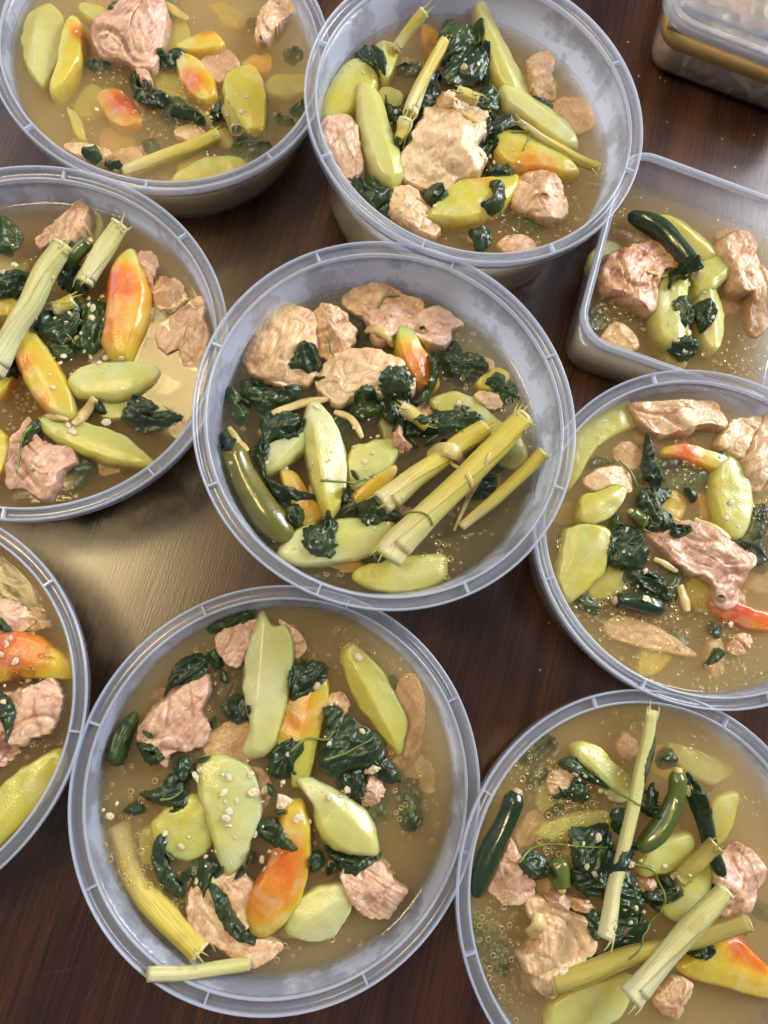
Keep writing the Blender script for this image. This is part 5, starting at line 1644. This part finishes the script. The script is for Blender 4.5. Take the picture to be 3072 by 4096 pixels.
# ------------------------------------------------------------------ oil bubbles on the broth
BUB = {  # cluster centres in crop pixels: x, y, spread, count, radius px
    'C': [(590,1400,60,26,9),(950,1340,90,22,7),(1100,1400,60,26,9),(1110,390,70,40,8),(1390,700,50,40,9),(1430,850,40,26,8),(560,260,60,14,7),(1130,1180,80,40,6),(1280,1130,90,40,5),(1190,560,60,24,7),(200,900,50,12,6),(450,1210,40,8,7)],
    'B': [(1250,170,80,40,6),(1120,260,70,40,7),(1380,350,60,26,7),(1370,650,60,30,6),(1450,820,60,20,6),(600,330,50,30,10),(570,500,40,20,8),(280,830,70,26,7),(320,1060,60,24,8),(1130,1090,60,26,8),(1350,930,70,30,6),(450,1150,50,26,7),(860,1480,90,26,6),(700,620,80,26,7),(1180,1430,70,20,7),(240,1120,40,20,7),(960,280,40,20,8),(480,1270,40,20,8)],
    'BR': [(430,480,110,120,11),(640,620,90,110,10),(560,720,90,80,10),(480,850,70,50,10),(230,1350,110,90,9),(200,1500,90,80,9),(280,1650,90,60,8),(130,1250,50,30,8),(900,220,60,26,7),(1270,270,60,24,8),(1580,650,50,26,6),(1500,1420,50,24,6),(300,1160,50,26,8),(950,150,50,14,8)],
    'RM': [(400,1540,70,60,13),(560,1600,90,70,12),(900,1580,120,90,11),(1250,1650,110,70,9),(700,1700,120,70,9),(1350,1950,100,70,8),(1250,290,60,50,7),(1440,900,50,50,10),(900,590,80,40,8),(220,1150,30,20,10),(200,1330,25,20,10),(950,720,60,30,8),(640,1800,120,50,8),(1050,1950,110,60,8),(480,560,60,20,8),(1020,660,60,40,8)],
    'TR': [(1330,900,70,60,7),(1280,1040,60,40,8),(1170,1140,60,36,8),(1410,850,30,26,9),(1050,1090,60,26,7),(720,1090,50,16,7),(950,1030,50,20,7),(450,180,60,14,6),(1330,380,60,20,5)],
    'TL': [(1020,540,60,40,7),(900,430,60,36,7),(600,360,60,36,7),(760,590,70,40,6),(550,800,80,30,6),(880,730,80,40,6),(1330,130,60,26,6),(500,570,70,30,6),(1000,160,60,20,6),(1280,680,50,20,7),(1000,470,60,26,7)],
    'LM': [(150,1470,50,40,9),(1110,700,60,24,5),(700,1120,50,20,7),(300,1650,60,16,8),(1150,930,60,20,5),(170,660,60,26,5),(110,1580,60,26,7)],
    'BL': [(380,1150,25,50,5),(300,1290,40,40,6),(260,1390,50,10,9),(150,700,30,8,8)],
    'RT': [(360,1240,60,40,8),(500,1180,70,40,8),(850,1250,90,30,7),(330,1750,70,60,8),(220,1800,60,40,8),(500,1850,50,40,8),(1000,2050,90,70,10),(900,2100,80,50,9),(1150,1450,40,30,8),(1130,1990,50,40,9),(300,2000,80,40,8)],
}
RB = random.Random(11)
bpy.context.view_layer.update()
DG = bpy.context.evaluated_depsgraph_get()
for k, cl in BUB.items():
    t = TUBS[k]
    vs, fs, placed = [], [], []
    cl = list(cl)
    for (cx, cy, sp, cnt, r) in cl:
        for _ in range(int(cnt * 1.5)):
            x, y = RB.gauss(cx, sp), RB.gauss(cy, sp)
            rr = pxr(k, 1.25 * r * RB.choice((.3, .3, .4, .45, .55, .7, .9, 1.25)))
            p = P2(k, (x, y), 0)
            if any((p.x - a) ** 2 + (p.y - b) ** 2 < (rr + c_) ** 2 * .92 for a, b, c_ in placed): continue
            ok, loc, nrm, idx, ob, mtx = SC.ray_cast(DG, ORG, (p - ORG).normalized())
            if not ok or not ob.name.startswith('broth') or nrm.z < .9: continue
            placed.append((p.x, p.y, rr))
            b0 = len(vs)
            seg = 12
            z0 = t[4]
            for rf, zf in ((1.0, -.05), (.97, .22), (.88, .30), (.74, .16), (.0, .10)):
                if rf == 0:
                    vs.append((p.x, p.y, z0 + rr * zf))
                    continue
                for j in range(seg):
                    a = 2 * math.pi * j / seg
                    vs.append((p.x + rr * rf * math.cos(a), p.y + rr * rf * math.sin(a), z0 + rr * zf + .00012))
            for i in range(3):
                for j in range(seg):
                    q = (j + 1) % seg
                    fs.append((b0 + i * seg + j, b0 + i * seg + q, b0 + (i + 1) * seg + q, b0 + (i + 1) * seg + j))
            for j in range(seg):
                fs.append((b0 + 3 * seg + j, b0 + 3 * seg + (j + 1) % seg, b0 + 4 * seg))
    if vs:
        c0 = P2(k, cl[0][:2], 0)
        o = mesh_obj('oil_bubbles', vs, fs, M['oil'], origin=c0, attrs={'fog': [1.0 if 12 <= q % 49 < 36 else 0.0 for q in range(len(vs))]})  # attribute marks the ring that carries the painted gold glint
        tag(o, 'tiny round oil bubbles floating on the broth in %s' % PH_[k], 'oil bubbles', kind='stuff')

# ------------------------------------------------------------------ water drops on rims, crumbs on the table
dv, dfc = lathe([(.0001, -.05), (1, 0), (.93, .28), (.7, .5), (.38, .62), (.0001, .66)], 16, closed=False)
DROP = bpy.data.meshes.new('water_droplet')
DROP.from_pydata(dv, [], dfc)
DROP.polygons.foreach_set('use_smooth', [True] * len(DROP.polygons))
DROP.materials.append(M['water'])
for k, spots in {'LM': [(222,45,22), (395,50,12), (690,155,14), (885,243,16), (980,318,17), (550,108,8), (640,140,8), (1005,400,8)],
                 'BL': [(312,388,14), (298,310,7), (370,415,8), (392,450,9), (432,540,8), (176,213,6), (362,480,10), (478,785,8)],
                 'C': [(210,288,14), (180,310,9), (165,350,8), (100,520,7), (640,98,9), (600,150,8)]}.items():
    t = TUBS[k]
    for (x, y, s) in spots:
        d = ray(t[5] + x / t[7], t[6] + y / t[7]).normalized()
        ok, loc, nrm, idx, ob, mtx = SC.ray_cast(DG, ORG, d)
        if not ok: continue
        o = bpy.data.objects.new('water_droplet', DROP)
        COL.objects.link(o)
        s = pxr(k, s)
        o.location = loc
        o.scale = (s, s * RB.uniform(.8, 1), s)
        o.rotation_euler = nrm.to_track_quat('Z', 'Y').to_euler()
        tag(o, 'clear water droplet clinging to the rim of %s' % PH_[k], 'droplet', 'water droplets on the rims')
for (x, y, s) in ((2555,305,.0009), (2640,310,.0008), (2660,325,.0007), (2668,488,.0008), (2888,555,.0008), (3015,540,.0007), (2512,168,.0012), (2940,668,.0011), (2160,2680,.0009), (2196,2492,.0006)):
    o = bpy.data.objects.new('crumb', BITS[RB.randrange(8)].copy())
    o.data.materials[0] = M['crumb']
    COL.objects.link(o)
    o.location = at(x, y, s * .3)
    o.scale = (s, s * .7, s * .6)
    o.rotation_euler = (0, 0, RB.uniform(0, 6))
    tag(o, 'tiny pale crumb lying on the dark table', 'crumb', 'crumbs on the table')
